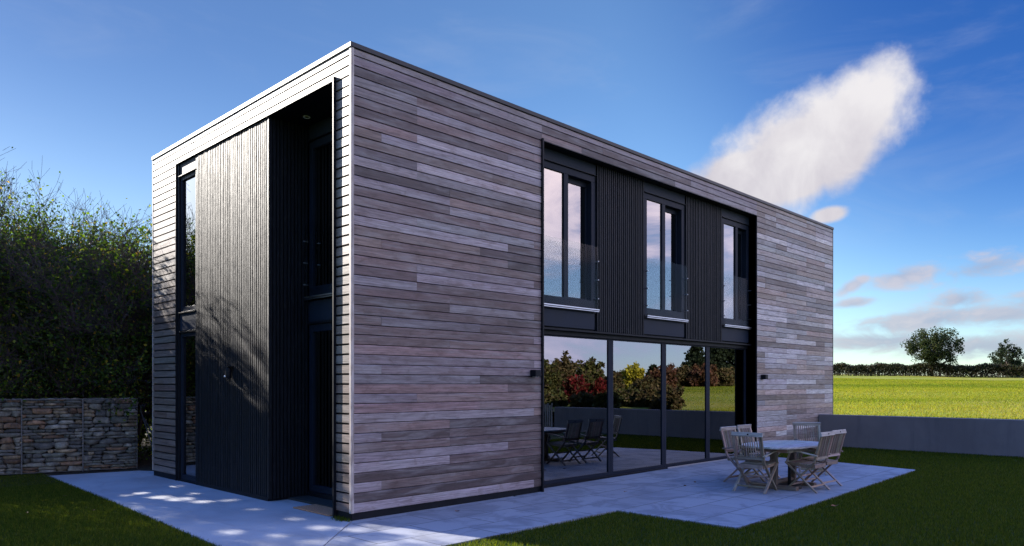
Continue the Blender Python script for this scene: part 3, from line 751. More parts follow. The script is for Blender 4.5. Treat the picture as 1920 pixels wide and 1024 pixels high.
for gi, gw in enumerate(GW):
    org = start + gdir*pos; pos += gw + 0.012
    t = thing('gabion_basket', glab[gi], 'gabion', tuple(org), 0, 'gabion baskets under the trees')
    fm = lambda a, d, z: tuple(gdir*a - gnor*d + Vector((0, 0, z)))
    V, F, T = [], [], []
    z = 0.005
    while z < GH-0.02:
        hh = min(float(nrs.choice([0.05, 0.07, 0.09, 0.12, 0.15], p=[.2, .3, .25, .15, .1])), GH-z)
        a = 0.0
        while a < gw-0.01:
            ww = min(float(nrs.uniform(0.08, 0.42)), gw-a)
            if gw-a-ww < 0.05: ww = gw-a
            c = SCB*np.array(SC[nrs.integers(len(SC))])*nrs.uniform(0.55, 1.35)
            k = 1 if (hh < 0.1 or nrs.random() < .6) else 2
            for q in range(k):
                stone(V, F, T, a+ww/2, 0.10+nrs.uniform(-0.018, 0.02), z+hh*(q+.5)/k, ww/2*0.985, 0.10, hh/2/k*0.99, fm, c*(1 if q == 0 else .85))
            a += ww
        z += hh
    # top and back layers of bigger stones
    for dd in (0.30, 0.50, 0.70, 0.90):
        a = 0.0
        while a < gw-0.02:
            ww = min(float(nrs.uniform(0.15, 0.35)), gw-a); c = np.array(SC[nrs.integers(len(SC))])*nrs.uniform(0.7, 1.2)
            stone(V, F, T, a+ww/2, dd, GH-0.06, ww/2, 0.11, 0.07, fm, c); a += ww
    if gi == 0:
        z = 0.005
        while z < GH-0.12:
            hh = float(nrs.uniform(0.05, 0.12)); d = 0.2
            while d < 0.98:
                ww = float(nrs.uniform(0.1, 0.3)); stone(V, F, T, 0.10, d+ww/2, z+hh/2, 0.10, ww/2, hh/2*1.05, fm, np.array(SC[nrs.integers(len(SC))])*nrs.uniform(.7, 1.2)); d += ww
            z += hh
    st = np_mesh('stone_fill', V, F, M['stone'], np.array(T), t, smooth=True)
    c = MB(fm); c.box(0.09, gw-0.02, 0.13, 0.98, 0.0, GH-0.1, (0.03, 0.03, 0.03)); c.build('core_fill', M['soil'], t)
    wr = MB(fm)
    for a in (0.0, gw): wr.box(a-0.005, a+0.005, -0.016, -0.006, 0.0, GH+0.01)
    for zz in (0.02, GH+0.005): wr.box(0.006, gw-0.006, -0.016, -0.006, zz-0.004, zz+0.004)
    for q in range(1, 13): wr.box(gw*q/13-0.0012, gw*q/13+0.0012, -0.014, -0.0115, 0.024, GH)
    for q in range(1, 19): wr.box(0.006, gw-0.006, -0.0113, -0.009, GH*q/19-0.0012, GH*q/19+0.0012)
    wr.build('wire_cage', M['wire'], t)
for k, (x0, x1, lab) in enumerate(((0.55, 0.34, 'thin dark garden stake leaning between gabion and house'), (0.70, 0.42, 'second thin garden stake leaning against the house side, nearer the house'))):
    b = MB(); b.cyl((x0, 8.1-0.2*k, 0.0), (x1, 8.6, 1.25-0.2*k), 0.014, k=8); o = b.build('garden_stake', M['post'], None, 0, True); tag(o, lab, 'stake')

# ================================================================== FURNITURE
TC = [(0.33, 0.245, 0.185), (0.27, 0.19, 0.14), (0.38, 0.295, 0.23), (0.22, 0.15, 0.105)]
tk = lambda: tuple(x*rnd.uniform(0.85, 1.12) for x in rnd.choice(TC))
def folding_chair(label, loc, rz):
    """local axes: +x is where the sitter looks, y to the sides"""
    t = thing('folding_chair', label, 'chair', loc, rz, 'folding teak chairs round the garden table')
    HW = 0.245
    for s in (-1, 1):
        y = s*(HW-0.012)
        b = MB(); c = tk()                     # back stile running down to the front foot
        b.beam((-0.335, y, 0.93), (-0.215, y, 0.47), 0.026, 0.044, (0, 1, 0), c); b.beam((-0.222, y, 0.485), (0.265, y, 0.0), 0.026, 0.044, (0, 1, 0), c)
        o = b.build('leg', M['teak'], t, 0.004)
        y2 = s*(HW+0.016)
        b = MB(); b.beam((0.25, y2, 0.475), (-0.27, y2, 0.0), 0.024, 0.042, (0, 1, 0), tk()); b.build('leg', M['teak'], t, 0.004)
        b = MB(); c = tk()
        b.beam((-0.285, s*(HW+0.02), 0.595), (0.03, s*(HW+0.025), 0.655), 0.024, 0.05, (0, 1, 0), c); b.beam((0.025, s*(HW+0.025), 0.654), (0.225, s*(HW+0.025), 0.668), 0.024, 0.052, (0, 1, 0), c)
        bm_ = b.build('armrest', M['teak'], t, 0.007)
        b = MB(); b.beam((0.16, s*(HW+0.022), 0.655), (0.235, s*(HW+0.018), 0.455), 0.022, 0.034, (0, 1, 0), tk()); b.build('arm_post', M['teak'], t, 0.004)
    b = MB()
    b.beam((-0.333, -HW-0.02, 0.945), (-0.333, HW+0.02, 0.945), 0.026, 0.07, (0.25, 0, 1), (0.40, 0.35, 0.31))
    b.beam((-0.238, -HW+0.004, 0.555), (-0.238, HW-0.004, 0.555), 0.024, 0.055, (0.25, 0, 1), tk())
    for i in range(11):
        y = -0.195 + 0.039*i
        b.beam((-0.326, y, 0.915), (-0.245, y, 0.575), 0.012, 0.019, (1, 0, 0), tk())
    o = b.build('backrest', M['teak'], t, 0.003)
    b = MB(); b.cyl((-0.347, -0.02, 0.947), (-0.351, -0.02, 0.946), 0.014, k=12); b.build('badge', M['metal'], o)
    b = MB()
    b.beam((-0.205, -HW+0.02, 0.405), (0.235, -HW+0.02, 0.445), 0.022, 0.045, (0, 0, 1), tk()); b.beam((-0.205, HW-0.04, 0.405), (0.235, HW-0.04, 0.445), 0.022, 0.045, (0, 0, 1), tk())
    b.beam((-0.21, -HW+0.03, 0.418), (-0.21, HW-0.03, 0.418), 0.03, 0.06, (0, 0, 1), tk())
    for i in range(10):
        x = -0.175 + 0.0455*i
        b.beam((x, -HW+0.004, 0.436+0.091*(x+0.175)), (x, HW-0.03, 0.436+0.091*(x+0.175)), 0.036, 0.014, (0, 0, 1), tk())
    b.build('seat', M['teak'], t, 0.003)
    for (x, z, w_, th, hw) in ((0.035, 0.245, 0.03, 0.026, HW-0.03), (-0.17, 0.09, 0.022, 0.03, HW+0.005), (0.17, 0.10, 0.022, 0.028, HW-0.03)):
        b = MB(); b.beam((x, -hw, z), (x, hw, z), w_, th, (0.3, 0, 1), tk()); b.build('stretcher', M['teak'], t, 0.003)
    return t
gz = lambda x, y: pz(x, y) + 0.001
chairs = [
    ('weathered folding chair at the near end of the table, its slatted back towards us', 6.15, -2.50, R(2)),
    ('folding chair on the house side of the table, beside the near end chair', 7.02, -1.86, R(-92)),
    ('folding chair on the house side of the table, the farther one by the dark doorway', 7.72, -1.82, R(-90)),
    ('pale folding chair pulled away from the far end of the table, facing us', 9.00, -2.22, R(215)),
    ('folding chair on the lawn side of the table, the nearer of the two', 6.79, -3.08, R(90)),
    ('folding chair on the lawn side of the table, the farther one close to the grass', 7.40, -3.04, R(88)),
]
for lab, x, y, rz in chairs: folding_chair(lab, (x, y, gz(x, y)), rz)
# oval table
TX, TY = 6.92, -2.62
tab = thing('garden_table', 'weathered oval slatted teak garden table on the patio', 'table', (TX, TY, gz(TX, TY)))
A, B, EX = 0.90, 0.55, 2.7
bm = bmesh.new(); uvl = bm.loops.layers.uv.new('UVMap'); tl = bm.faces.layers.float_color.new('tint')
def ex(y): return A*(max(0.0, 1-abs(y/B)**EX))**(1/EX)
ns = 9; sw = 2*B/ns
for i in range(ns):
    y0, y1 = -B+i*sw+0.002, -B+(i+1)*sw-0.002; c = (*[x*rnd.uniform(.9, 1.1) for x in (0.46, 0.44, 0.43)], 1)
    ys = np.linspace(y0, y1, 5); pts = [(ex(y), y) for y in ys] + [(-ex(y), y) for y in ys[::-1]]
    pts = [(x, y) for x, y in pts]
    vt = [bm.verts.new((x, y, 0.735)) for x, y in pts]; vb = [bm.verts.new((x, y, 0.705)) for x, y in pts]
    fs = [bm.faces.new(vt), bm.faces.new(vb[::-1])] + [bm.faces.new((vt[k], vb[k], vb[(k+1) % 10], vt[(k+1) % 10])) for k in range(10)]
    off = rnd.uniform(0, 30)
    for f in fs:
        f[tl] = c
        for l in f.loops: l[uvl].uv = (l.vert.co.x+off, l.vert.co.y+l.vert.co.z+off)
bmesh.ops.recalc_face_normals(bm, faces=bm.faces)
me = bpy.data.meshes.new('tabletop'); bm.to_mesh(me); bm.free(); me.materials.append(M['teak'])
o = bpy.data.objects.new('tabletop', me); COL.objects.link(o); o.parent = tab
md = o.modifiers.new('bevel', 'BEVEL'); md.width = 0.003; md.segments = 1; md.limit_method = 'ANGLE'
b = MB()
for s in (-1, 1): b.box(-0.62, 0.62, s*0.36-0.014, s*0.36+0.014, 0.635, 0.704, tk()); b.box(s*0.62-0.014, s*0.62+0.014, -0.346, 0.346, 0.635, 0.704, tk())
b.build('apron', M['teak'], tab, 0.003)
for s in (-1, 1):
    b = MB(); b.box(s*0.36-0.042, s*0.36+0.042, -0.055, 0.055, 0.07, 0.704, (0.17, 0.115, 0.085)); b.build('leg', M['teak'], tab, 0.004)
    b = MB(); b.box(s*0.36-0.05, s*0.36+0.05, -0.40, 0.40, 0.0, 0.069, (0.17, 0.115, 0.085)); b.build('foot', M['teak'], tab, 0.006)
b = MB(); b.box(-0.317, 0.317, -0.04, 0.04, 0.09, 0.14, (0.17, 0.115, 0.085)); b.build('stretcher', M['teak'], tab, 0.004)
pb = thing('parasol_base', 'dark parasol base with a short tube under the table', 'parasol base', (TX-0.08, TY-0.14, gz(TX, TY)))
b = MB(); b.cyl((0, 0, 0), (0, 0, 0.055), 0.2, 0.18, 28); b.build('base_plate', M['metal'], pb, 0.004)
b = MB(); b.cyl((0, 0, 0.055), (0, 0, 0.42), 0.026, k=16); b.build('tube', M['metal'], pb)

# fallen leaves
def dry_leaf(x, y, s, label):
    V = [(-1, 0, .1), (-.3, .5, .3), (.5, .42, .05), (1, 0, .35), (.5, -.45, .2), (-.3, -.5, 0), (0, 0, -.05)]
    F = [(0, 6, 1), (1, 6, 2), (2, 6, 3), (3, 6, 4), (4, 6, 5), (5, 6, 0)]
    a = rnd.uniform(0, 6); c, sn = math.cos(a), math.sin(a)
    z = pz(x, y)+0.004
    if y < -3.6 or (x < 3 and y < -2) or x < -1.9: z += 0.035
    P = [(x+s*(p[0]*c-p[1]*sn), y+s*(p[0]*sn+p[1]*c), z+s*(p[2]+.05)) for p in V]
    o = np_mesh('fallen_leaf', P, F, M['dryleaf']); tag(o, label, 'leaf', 'leaves scattered on the shaded lawn' if 'scattered' in label else 'leaves fallen on the paving')
dry_leaf(5.85, -1.35, 0.05, 'brown leaf on the patio between doors and chairs, the nearer of two'); dry_leaf(6.35, -1.25, 0.045, 'brown leaf on the patio by the chairs, close to the sliding doors')
dry_leaf(5.30, -4.10, 0.06, 'brown leaf on the grass just off the patio edge'); dry_leaf(1.45, -0.42, 0.04, 'small curled leaf beside the plinth of the long timber wall')
dry_leaf(0.45, 1.75, 0.035, 'tiny dry leaf on the concrete by the doormat'); dry_leaf(4.6, -1.0, 0.035, 'small dry leaf on the paving under the first sliding door')

for k in range(16):
    x = rnd.uniform(-4.5, -1.9); y = rnd.uniform(3.0, 8.0); dry_leaf(x, y, rnd.uniform(0.025, 0.045), 'small dry leaf scattered on the shaded lawn before the gabion baskets')
# ================================================================== PLANTS
def tubes(segs):
    """segs: array (n, 8) p0 p1 r0 r1 -> verts, quads"""
    segs = np.asarray(segs, float); Vs = []; Fs = []; n0 = 0
    for k, sel in ((6, segs[:, 6] > 0.02), (3, segs[:, 6] <= 0.02)):
        s = segs[sel]
        if not len(s): continue
        p0, p1 = s[:, :3], s[:, 3:6]; ax = p1-p0; ax /= np.linalg.norm(ax, axis=1, keepdims=True)+1e-9
        ref = np.where(np.abs(ax[:, 2:3]) > 0.9, [[1., 0, 0]], [[0, 0, 1.]]); u = np.cross(ax, ref); u /= np.linalg.norm(u, axis=1, keepdims=True); v = np.cross(ax, u)
        an = np.arange(k)*2*np.pi/k; ring = u[:, None]*np.cos(an)[None, :, None]+v[:, None]*np.sin(an)[None, :, None]
        a = p0[:, None]+ring*s[:, 6][:, None, None]; b_ = p1[:, None]+ring*s[:, 7][:, None, None]
        V = np.concatenate([a, b_], 1).reshape(-1, 3)
        base_ = n0+np.arange(len(s))[:, None]*2*k; i = np.arange(k)[None]; j = (np.arange(k)[None]+1) % k
        F = np.stack([base_+i, base_+j, base_+k+j, base_+k+i], -1).reshape(-1, 4)
        Vs.append(V); Fs.append(F); n0 += len(V)
    return np.concatenate(Vs), np.concatenate(Fs)
def leaves(P, size, rng, cols, wts, flat=0.0, aspect=0.62, jitter=0.18):
    n = len(P); d = rng.normal(size=(n, 3)); d[:, 2] -= 0.25; d /= np.linalg.norm(d, axis=1, keepdims=True)
    q = rng.normal(size=(n, 3)); q[:, 2] += flat; s = np.cross(d, q); s /= np.linalg.norm(s, axis=1, keepdims=True)+1e-9; nn = np.cross(s, d)
    L = (size*rng.uniform(0.6, 1.3, n))[:, None]
    V = np.stack([P, P+d*L*0.5+s*L*aspect*0.5+nn*L*0.08, P+d*L, P+d*L*0.5-s*L*aspect*0.5+nn*L*0.08], 1).reshape(-1, 3)
    F = np.arange(n*4).reshape(n, 4)
    ci = rng.choice(len(cols), n, p=np.array(wts)/sum(wts)); T = np.array(cols)[ci]*rng.uniform(1-jitter*2, 1+jitter*2, (n, 1))
    return V, F, T
def grow(rng, base, stems, h, spread, levels=3, r0=0.06, up=0.25, kids=5, splay=0.35, bend=0.20):
    segs = []; nodes = [[] for _ in range(levels+2)]
    def br(p, d, L, r, lv):
        n = 4 if lv < levels else 3; step = L/n
        for i in range(n):
            d = d + rng.normal(0, bend, 3) + np.array([0, 0, up*0.35]); d = d/np.linalg.norm(d)
            q = p+d*step; ra, rb = r*(1-0.75*i/n), r*(1-0.75*(i+1)/n)
            segs.append((*p, *q, max(ra, 0.0036), max(rb, 0.0026))); p = q; nodes[lv].append(p)
            if lv < levels and i >= (1 if lv == 0 else 0):
                for _ in range(kids if lv else kids+1):
                    if rng.random() < 0.33: continue
                    a = rng.uniform(0, 2*np.pi); e = rng.normal(size=3); e -= d*(e@d); e /= np.linalg.norm(e)+1e-9
                    an = rng.uniform(0.35, 0.85); nd = d*np.cos(an)+e*np.sin(an)
                    br(p, nd, L*rng.uniform(0.38, 0.6), rb*0.6, lv+1)
    for s in range(stems):
        a = rng.uniform(0, 2*np.pi); off = np.array([np.cos(a), np.sin(a), 0])*rng.uniform(0, spread*0.25)
        d = np.array([np.cos(a)*splay, np.sin(a)*splay, 1.0]); d /= np.linalg.norm(d)
        br(np.array(base)+off, d, h*rng.uniform(0.62, 0.8), r0*rng.uniform(0.7, 1.1), 0)
    return np.array(segs), [np.array(x) if len(x) else np.zeros((0, 3)) for x in nodes]

GAPS = np.array([(-0.3, 4.98, 0.19), (-1.01, 4.54, 0.17), (-0.95, 3.91, 0.22), (-0.8, 3.45, 0.23), (-0.68, 2.96, 0.18), (-0.32, 2.81, 0.17), (-0.45, 3.88, 0.16), (-1.25, 4.45, 0.14),
    (-1.39, 0.4, 0.17), (-0.49, -0.13, 0.18), (-0.25, -0.52, 0.2), (0.03, -0.86, 0.2), (0.04, -0.43, 0.16), (0.14, -1.37, 0.2), (0.22, -1.76, 0.2), (-0.13, -1.49, 0.2), (-0.52, -1.45, 0.2),
    (-0.42, 0.67, 0.15), (-0.68, -0.84, 0.14), (-0.99, -0.78, 0.12), (-1.12, -0.18, 0.13), (-0.43, 1.75, 0.14), (0.24, -2.25, 0.3), (0.45, -2.6, 0.4), (0.0, -2.15, 0.22),
    (0.0, -2.7, 0.5), (0.55, -3.2, 0.6), (0.2, -4.0, 0.8), (0.95, -4.2, 0.8), (-0.3, -3.3, 0.5), (0.3, -2.2, 0.35), (0.1, -1.0, 0.22), (0.2, -1.55, 0.22)])
WGAPS = np.array([(3.15, 2.46, 0.1), (2.97, 2.33, 0.1), (2.79, 2.2, 0.1), (2.61, 2.08, 0.1), (2.44, 1.96, 0.1), (2.27, 1.84, 0.1), (3.4, 1.85, 0.07), (3.19, 1.74, 0.07), (2.98, 1.63, 0.07), (2.79, 1.53, 0.07), (2.59, 1.43, 0.07), (2.84, 2.78, 0.1), (2.63, 2.63, 0.1), (2.43, 2.48, 0.1), (2.23, 2.34, 0.1), (3.99, 2.85, 0.06), (3.69, 2.65, 0.06), (3.4, 2.47, 0.06), (6.59, 3.42, 0.07), (6.32, 3.19, 0.07), (6.06, 2.98, 0.07), (6.7, 2.91, 0.06), (6.32, 2.69, 0.06), (5.96, 2.47, 0.06)])
def wall_hit(Wp):
    k = (Wp[:, 0]-0.02)/sun_dir.x; wy, wz = Wp[:, 1]-sun_dir.y*k, Wp[:, 2]-sun_dir.z*k
    return ((Wp[:, 0] < 0)[:, None] & (((wy[:, None]-WGAPS[:, 0])/(WGAPS[:, 2]*1.5))**2 + ((wz[:, None]-WGAPS[:, 1])/WGAPS[:, 2])**2 < 1)).any(1)
def thin(P, x, y, z, rng):
    """open gaps in a crown where the low sun breaks through to the paving"""
    Wp = P+np.array([x, y, z]); k = Wp[:, 2]/sun_dir.z
    gx, gy = Wp[:, 0]-sun_dir.x*k, Wp[:, 1]-sun_dir.y*k
    hit = (((gx[:, None]-GAPS[:, 0])/GAPS[:, 2])**2 + ((gy[:, None]-GAPS[:, 1])/(GAPS[:, 2]*1.25))**2 < 1).any(1)
    return P[~(hit | wall_hit(Wp))]
GR = [(0.030, 0.052, 0.012), (0.045, 0.080, 0.014), (0.075, 0.115, 0.016), (0.13, 0.14, 0.02), (0.22, 0.14, 0.018), (0.022, 0.038, 0.012)]
def broad_tree(x, y, h, spread, seed, label, nleaf, stems=5, bare=0.72, wts=(4, 5, 4, 2, .6, 5), zb=0.1):
    rng = np.random.default_rng(seed)
    t = thing('broadleaf_tree', label, 'tree', (x, y, zb), 0, 'trees behind the gabion baskets')
    segs, nodes = grow(rng, (0, 0, -0.1), stems, h, spread, 3, 0.075, 0.34, 5, 0.42)
    zmax = np.percentile(segs[:, 5], 99.7); segs[:, [2, 5]] *= h/zmax
    rad = np.maximum(np.hypot(segs[:, 0], segs[:, 1]), np.hypot(segs[:, 3], segs[:, 4])).max()
    low = (segs[:, 2] < 0.55*h) & (segs[:, 6] < 0.010) & (rng.random(len(segs)) < 0.75)
    segs = segs[~low]
    keep = segs[:, 6] > 0.012
    mid = (segs[:, :3]+segs[:, 3:6])/2+np.array([x, y, zb]); kk = mid[:, 2]/sun_dir.z
    gx, gy = mid[:, 0]-sun_dir.x*kk, mid[:, 1]-sun_dir.y*kk
    hit = (((gx[:, None]-GAPS[:, 0])/GAPS[:, 2])**2 + ((gy[:, None]-GAPS[:, 1])/GAPS[:, 2])**2 < 1).any(1)
    segs = segs[keep | ~(hit | wall_hit(mid))]
    V, F = tubes(segs); np_mesh('trunk', V, F, M['twig'], parent=t)
    # leaf clumps: along twigs, thinning out towards the bare top, plus a dense skirt of low growth
    tips = np.concatenate([nodes[2], nodes[3]]) if len(nodes[3]) else nodes[2]
    tips = tips*np.array([1, 1, h/zmax])
    zz = tips[:, 2]/h
    pr = np.clip(1.15-np.clip(zz-bare*0.66, 0, 1)*3.0, 0.05, 1); pr /= pr.sum()
    k = int(nleaf*0.68); an = tips[rng.choice(len(tips), k, p=pr)] + rng.normal(0, 0.085, (k, 3))
    k2 = nleaf-k
    cc = np.stack([rng.normal(0, spread*0.42, 90), rng.normal(0, spread*0.34, 90), rng.uniform(0.05, bare*0.86, 90)*h], 1)
    c2 = cc[rng.integers(0, 90, k2)] + rng.normal(0, 0.30, (k2, 3)); c2[:, 2] = np.abs(c2[:, 2])
    P = thin(np.concatenate([an, c2]), x, y, zb, rng)
    V, F, T = leaves(P, 0.078, rng, GR, wts)
    np_mesh('crown', V, F, M['leaf'], T, t)
    return t
broad_tree(-0.70, 12.0, 6.6, 2.2, 1, 'tall many stemmed tree with bare purple twigs on top, behind the gabions', 72000, bare=0.95)
broad_tree(1.15, 12.4, 5.85, 2.0, 2, 'leafy many stemmed tree between the tall twiggy tree and the house', 72000, bare=1.0)
broad_tree(-2.6, 11.8, 5.3, 2.2, 3, 'dense yellow green tree at the left edge behind the gabions', 12000, bare=1.1)
broad_tree(0.5, 10.7, 4.6, 1.7, 4, 'lower dark green bush close behind the nearest gabion basket', 30000, bare=1.1)
broad_tree(-1.6, 10.9, 3.6, 1.5, 5, 'lower dark green bush behind the left gabion baskets', 11000, bare=1.1)
broad_tree(2.6, 11.0, 4.6, 1.7, 6, 'dark bush behind the back corner of the house', 16000, bare=1.1)
broad_tree(-4.9, 11.8, 6.3, 2.3, 7, 'broad tree standing further left behind the lawn', 14000, bare=0.9)
broad_tree(-7.4, 11.2, 6.6, 2.4, 8, 'leftmost broad tree behind the lawn', 14000, bare=0.95)
broad_tree(-0.75, 10.5, 4.9, 1.3, 44, 'upright dark green bush in front of the tall twiggy tree', 22000, bare=1.0)
for i, (x, y, h) in enumerate(((-5.2, 17.0, 4.7), (-3.2, 17.6, 5.0), (-1.2, 17.2, 4.9), (0.8, 17.8, 5.2), (2.8, 17.2, 5.0), (4.6, 17.6, 4.8))):
    broad_tree(x, y, h, 2.0, 60+i, ['dark bush in the row farthest back, left out of frame', 'dark bush in the back row behind the left edge tree', 'dark bush in the back row seen through the tall twiggy tree', 'dark bush in the back row left of the leafy tree by the house', 'dark bush in the back row beside the house wall', 'dark bush in the back row hidden by the house'][i], 15000, bare=1.2, wts=(3, 5, 4, 1, .3, 4))
broad_tree(3.4, 14.5, 6.0, 2.4, 9, 'tree standing hidden behind the house', 14000, bare=0.9)

def far_tree(name, x, y, zb, h, cw, seed, label, cols, wts, nleaf, lsize, kind='round', trunk=0.2, group='trees across the field', crown_z=0.22):
    rng = np.random.default_rng(seed); t = thing(name, label, 'tree' if 'shrub' not in name else 'shrub', (x, y, zb), 0, group)
    segs = []; ctr = []
    r0 = h*0.028
    def limb(p, q, ra, rb, n=4):
        p = np.array(p, float); q = np.array(q, float); last = p
        for i in range(n):
            c = p+(q-p)*(i+1)/n + (rng.normal(0, 0.035*np.linalg.norm(q-p), 3) if i < n-1 else 0)
            segs.append((*last, *c, ra+(rb-ra)*i/n, ra+(rb-ra)*(i+1)/n)); last = c
    if kind == 'conifer':
        limb((0, 0, -0.2), (0, 0, h*0.97), r0, 0.02, 6); nw = 13
        for i in range(nw):
            zz = h*(0.14+0.82*i/nw); rr = cw/2*(1-(i/nw)**1.3)*1.0+0.1
            for k in range(6):
                a = rng.uniform(0, 6.28); q = np.array([np.cos(a)*rr, np.sin(a)*rr, zz+h*0.03*rng.normal()-0.02*rr])
                limb((0, 0, zz), q, r0*0.25, 0.01, 2)
                for f_ in (0.45, 0.75, 1.0): ctr.append((*(np.array([0, 0, zz])*(1-f_)+q*f_), h*0.035+rr*0.10))
    else:
        top = np.array([rng.normal(0, .03*h), rng.normal(0, .03*h), h*0.62]); limb((0, 0, -0.2), (top[0]*.4, top[1]*.4, h*trunk), r0, r0*0.8, 3); limb((top[0]*.4, top[1]*.4, h*trunk), top, r0*0.8, r0*.35, 4)
        nb = 26
        for i in range(nb):
            a = i*2.399+rng.uniform(-.3, .3); v = 1-2*(i+.5)/nb
            rr = cw/2*np.sqrt(1-v*v*0.9)*rng.uniform(0.72, 1.02); zc = h*(crown_z+1)/2 + v*h*(1-crown_z)/2*0.9
            q = np.array([np.cos(a)*rr, np.sin(a)*rr, zc]); zst = h*(trunk+0.4*max(0, (zc/h-trunk)))*rng.uniform(.8, 1.0)
            limb((0, 0, min(zst, h*.6)), q, r0*0.4, 0.012, 4)
            for k in range(5):
                f_ = rng.uniform(0.55, 1.02); c = q*f_+np.array([0, 0, zst])*(1-f_)+rng.normal(0, cw*.05, 3); ctr.append((*c, cw*rng.uniform(.055, .11)))
                limb(q*.6+np.array([0, 0, zst])*.4, c, r0*.16, 0.008, 2)
    V, F = tubes(segs); np_mesh('trunk', V, F, M['bark'], parent=t)
    ctr = np.array(ctr); wgt = ctr[:, 3]**2; ci = rng.choice(len(ctr), nleaf, p=wgt/wgt.sum())
    g = rng.normal(size=(nleaf, 3)); g /= np.linalg.norm(g, axis=1, keepdims=True); g *= rng.uniform(0.25, 1.15, (nleaf, 1))
    if kind == 'conifer': g[:, 2] *= 0.45
    P = ctr[ci, :3]+g*ctr[ci, 3:4]; P[:, 2] = np.maximum(P[:, 2], 0.05)
    V, F, T = leaves(P, lsize, rng, cols, wts); np_mesh('crown', V, F, M['leaf_far'], T, t)
    return t
fz = lambda x, y: float(field_z(x, y))
DK = [(0.022, 0.034, 0.014), (0.034, 0.048, 0.018), (0.055, 0.062, 0.022)]
def along(px, t):
    d = DR+RT*((px-960)/1385.84); return -5.347+d.x*t, -8.184+d.y*t
x, y = along(1749, 106); far_tree('field_tree', x, y, fz(x, y), 6.9, 7.6, 21, 'round crowned dark tree on a short trunk standing at the far hedge', DK, (3, 4, 2), 9000, 0.28, trunk=0.3, crown_z=0.3)
x, y = along(1888, 108); far_tree('pine_tree', x, y, fz(x, y)-0.3, 5.4, 4.2, 22, 'small dark shaggy pine at the right end of the far hedge', [(0.018, 0.028, 0.014), (0.03, 0.042, 0.018)], (1, 1), 5000, 0.26, trunk=0.2, crown_z=0.12)
x, y = along(1910, 112); far_tree('field_tree', x, y, fz(x, y)-0.3, 3.0, 3.6, 23, 'low brownish bush beside the pine at the far hedge', [(0.05, 0.045, 0.03), (0.07, 0.055, 0.035)], (1, 1), 2500, 0.2, trunk=0.1, crown_z=0.05)
# far hedge
rng = np.random.default_rng(31)
n = 120000; yy = rng.uniform(-95, 85, n); hx = 112+0.04*(yy-25)
hh = 1.65+0.14*np.sin(yy*0.9)+0.10*np.sin(yy*2.3+1)+0.16*(rng.random(n)**3)
side = rng.random(n); P = np.stack([hx+rng.normal(0, 0.36, n), yy, 0*yy], 1)
P[:, 2] = field_z(hx, yy)+hh*np.sqrt(rng.random(n))
V, F, T = leaves(P, 0.26, rng, [(0.030, 0.030, 0.018), (0.042, 0.036, 0.022), (0.024, 0.032, 0.014), (0.06, 0.045, 0.03)], (4, 3, 3, 1))
hed = thing('hedge', 'long clipped brown green hedge across the top of the field', 'hedge', (0, 0, 0))
np_mesh('foliage', V, F, M['leaf_far'], T, hed)
st = []
for q in range(2600):
    yq = rng.uniform(-95, 85); xq = 112+0.04*(yq-25)+rng.normal(0, .2); zq = float(field_z(xq, yq)); st.append((xq, yq, zq-.1, xq+rng.normal(0, .1), yq+rng.normal(0, .15), zq+1.6, .03, .012))
V, F = tubes(st); np_mesh('stems', V, F, M['bark'], parent=hed)

# trees and shrubs on the garden side, seen mirrored in the glazed doors
def mirrored(px, X):
    """where a ray through picture column px lands at x = X after the glass"""
    d = DR+RT*((px-960)/1385.84); t = (X+5.347)/d.x; yu = -8.184+d.y*t; return 2*SD-yu, t
BR = [(0.075, 0.052, 0.028), (0.095, 0.07, 0.032), (0.055, 0.055, 0.022), (0.11, 0.08, 0.035)]
OL = [(0.045, 0.055, 0.02), (0.07, 0.072, 0.024), (0.10, 0.09, 0.028), (0.07, 0.05, 0.028)]
RD = [(0.13, 0.013, 0.016), (0.09, 0.010, 0.014), (0.16, 0.03, 0.022), (0.07, 0.04, 0.02)]
RB = [(0.10, 0.04, 0.028), (0.08, 0.045, 0.028), (0.12, 0.06, 0.03)]
YL = [(0.40, 0.32, 0.025), (0.32, 0.28, 0.03), (0.25, 0.23, 0.03)]
DC = [(0.016, 0.024, 0.014), (0.024, 0.034, 0.016)]
grp = 'autumn trees and shrubs on the garden side'
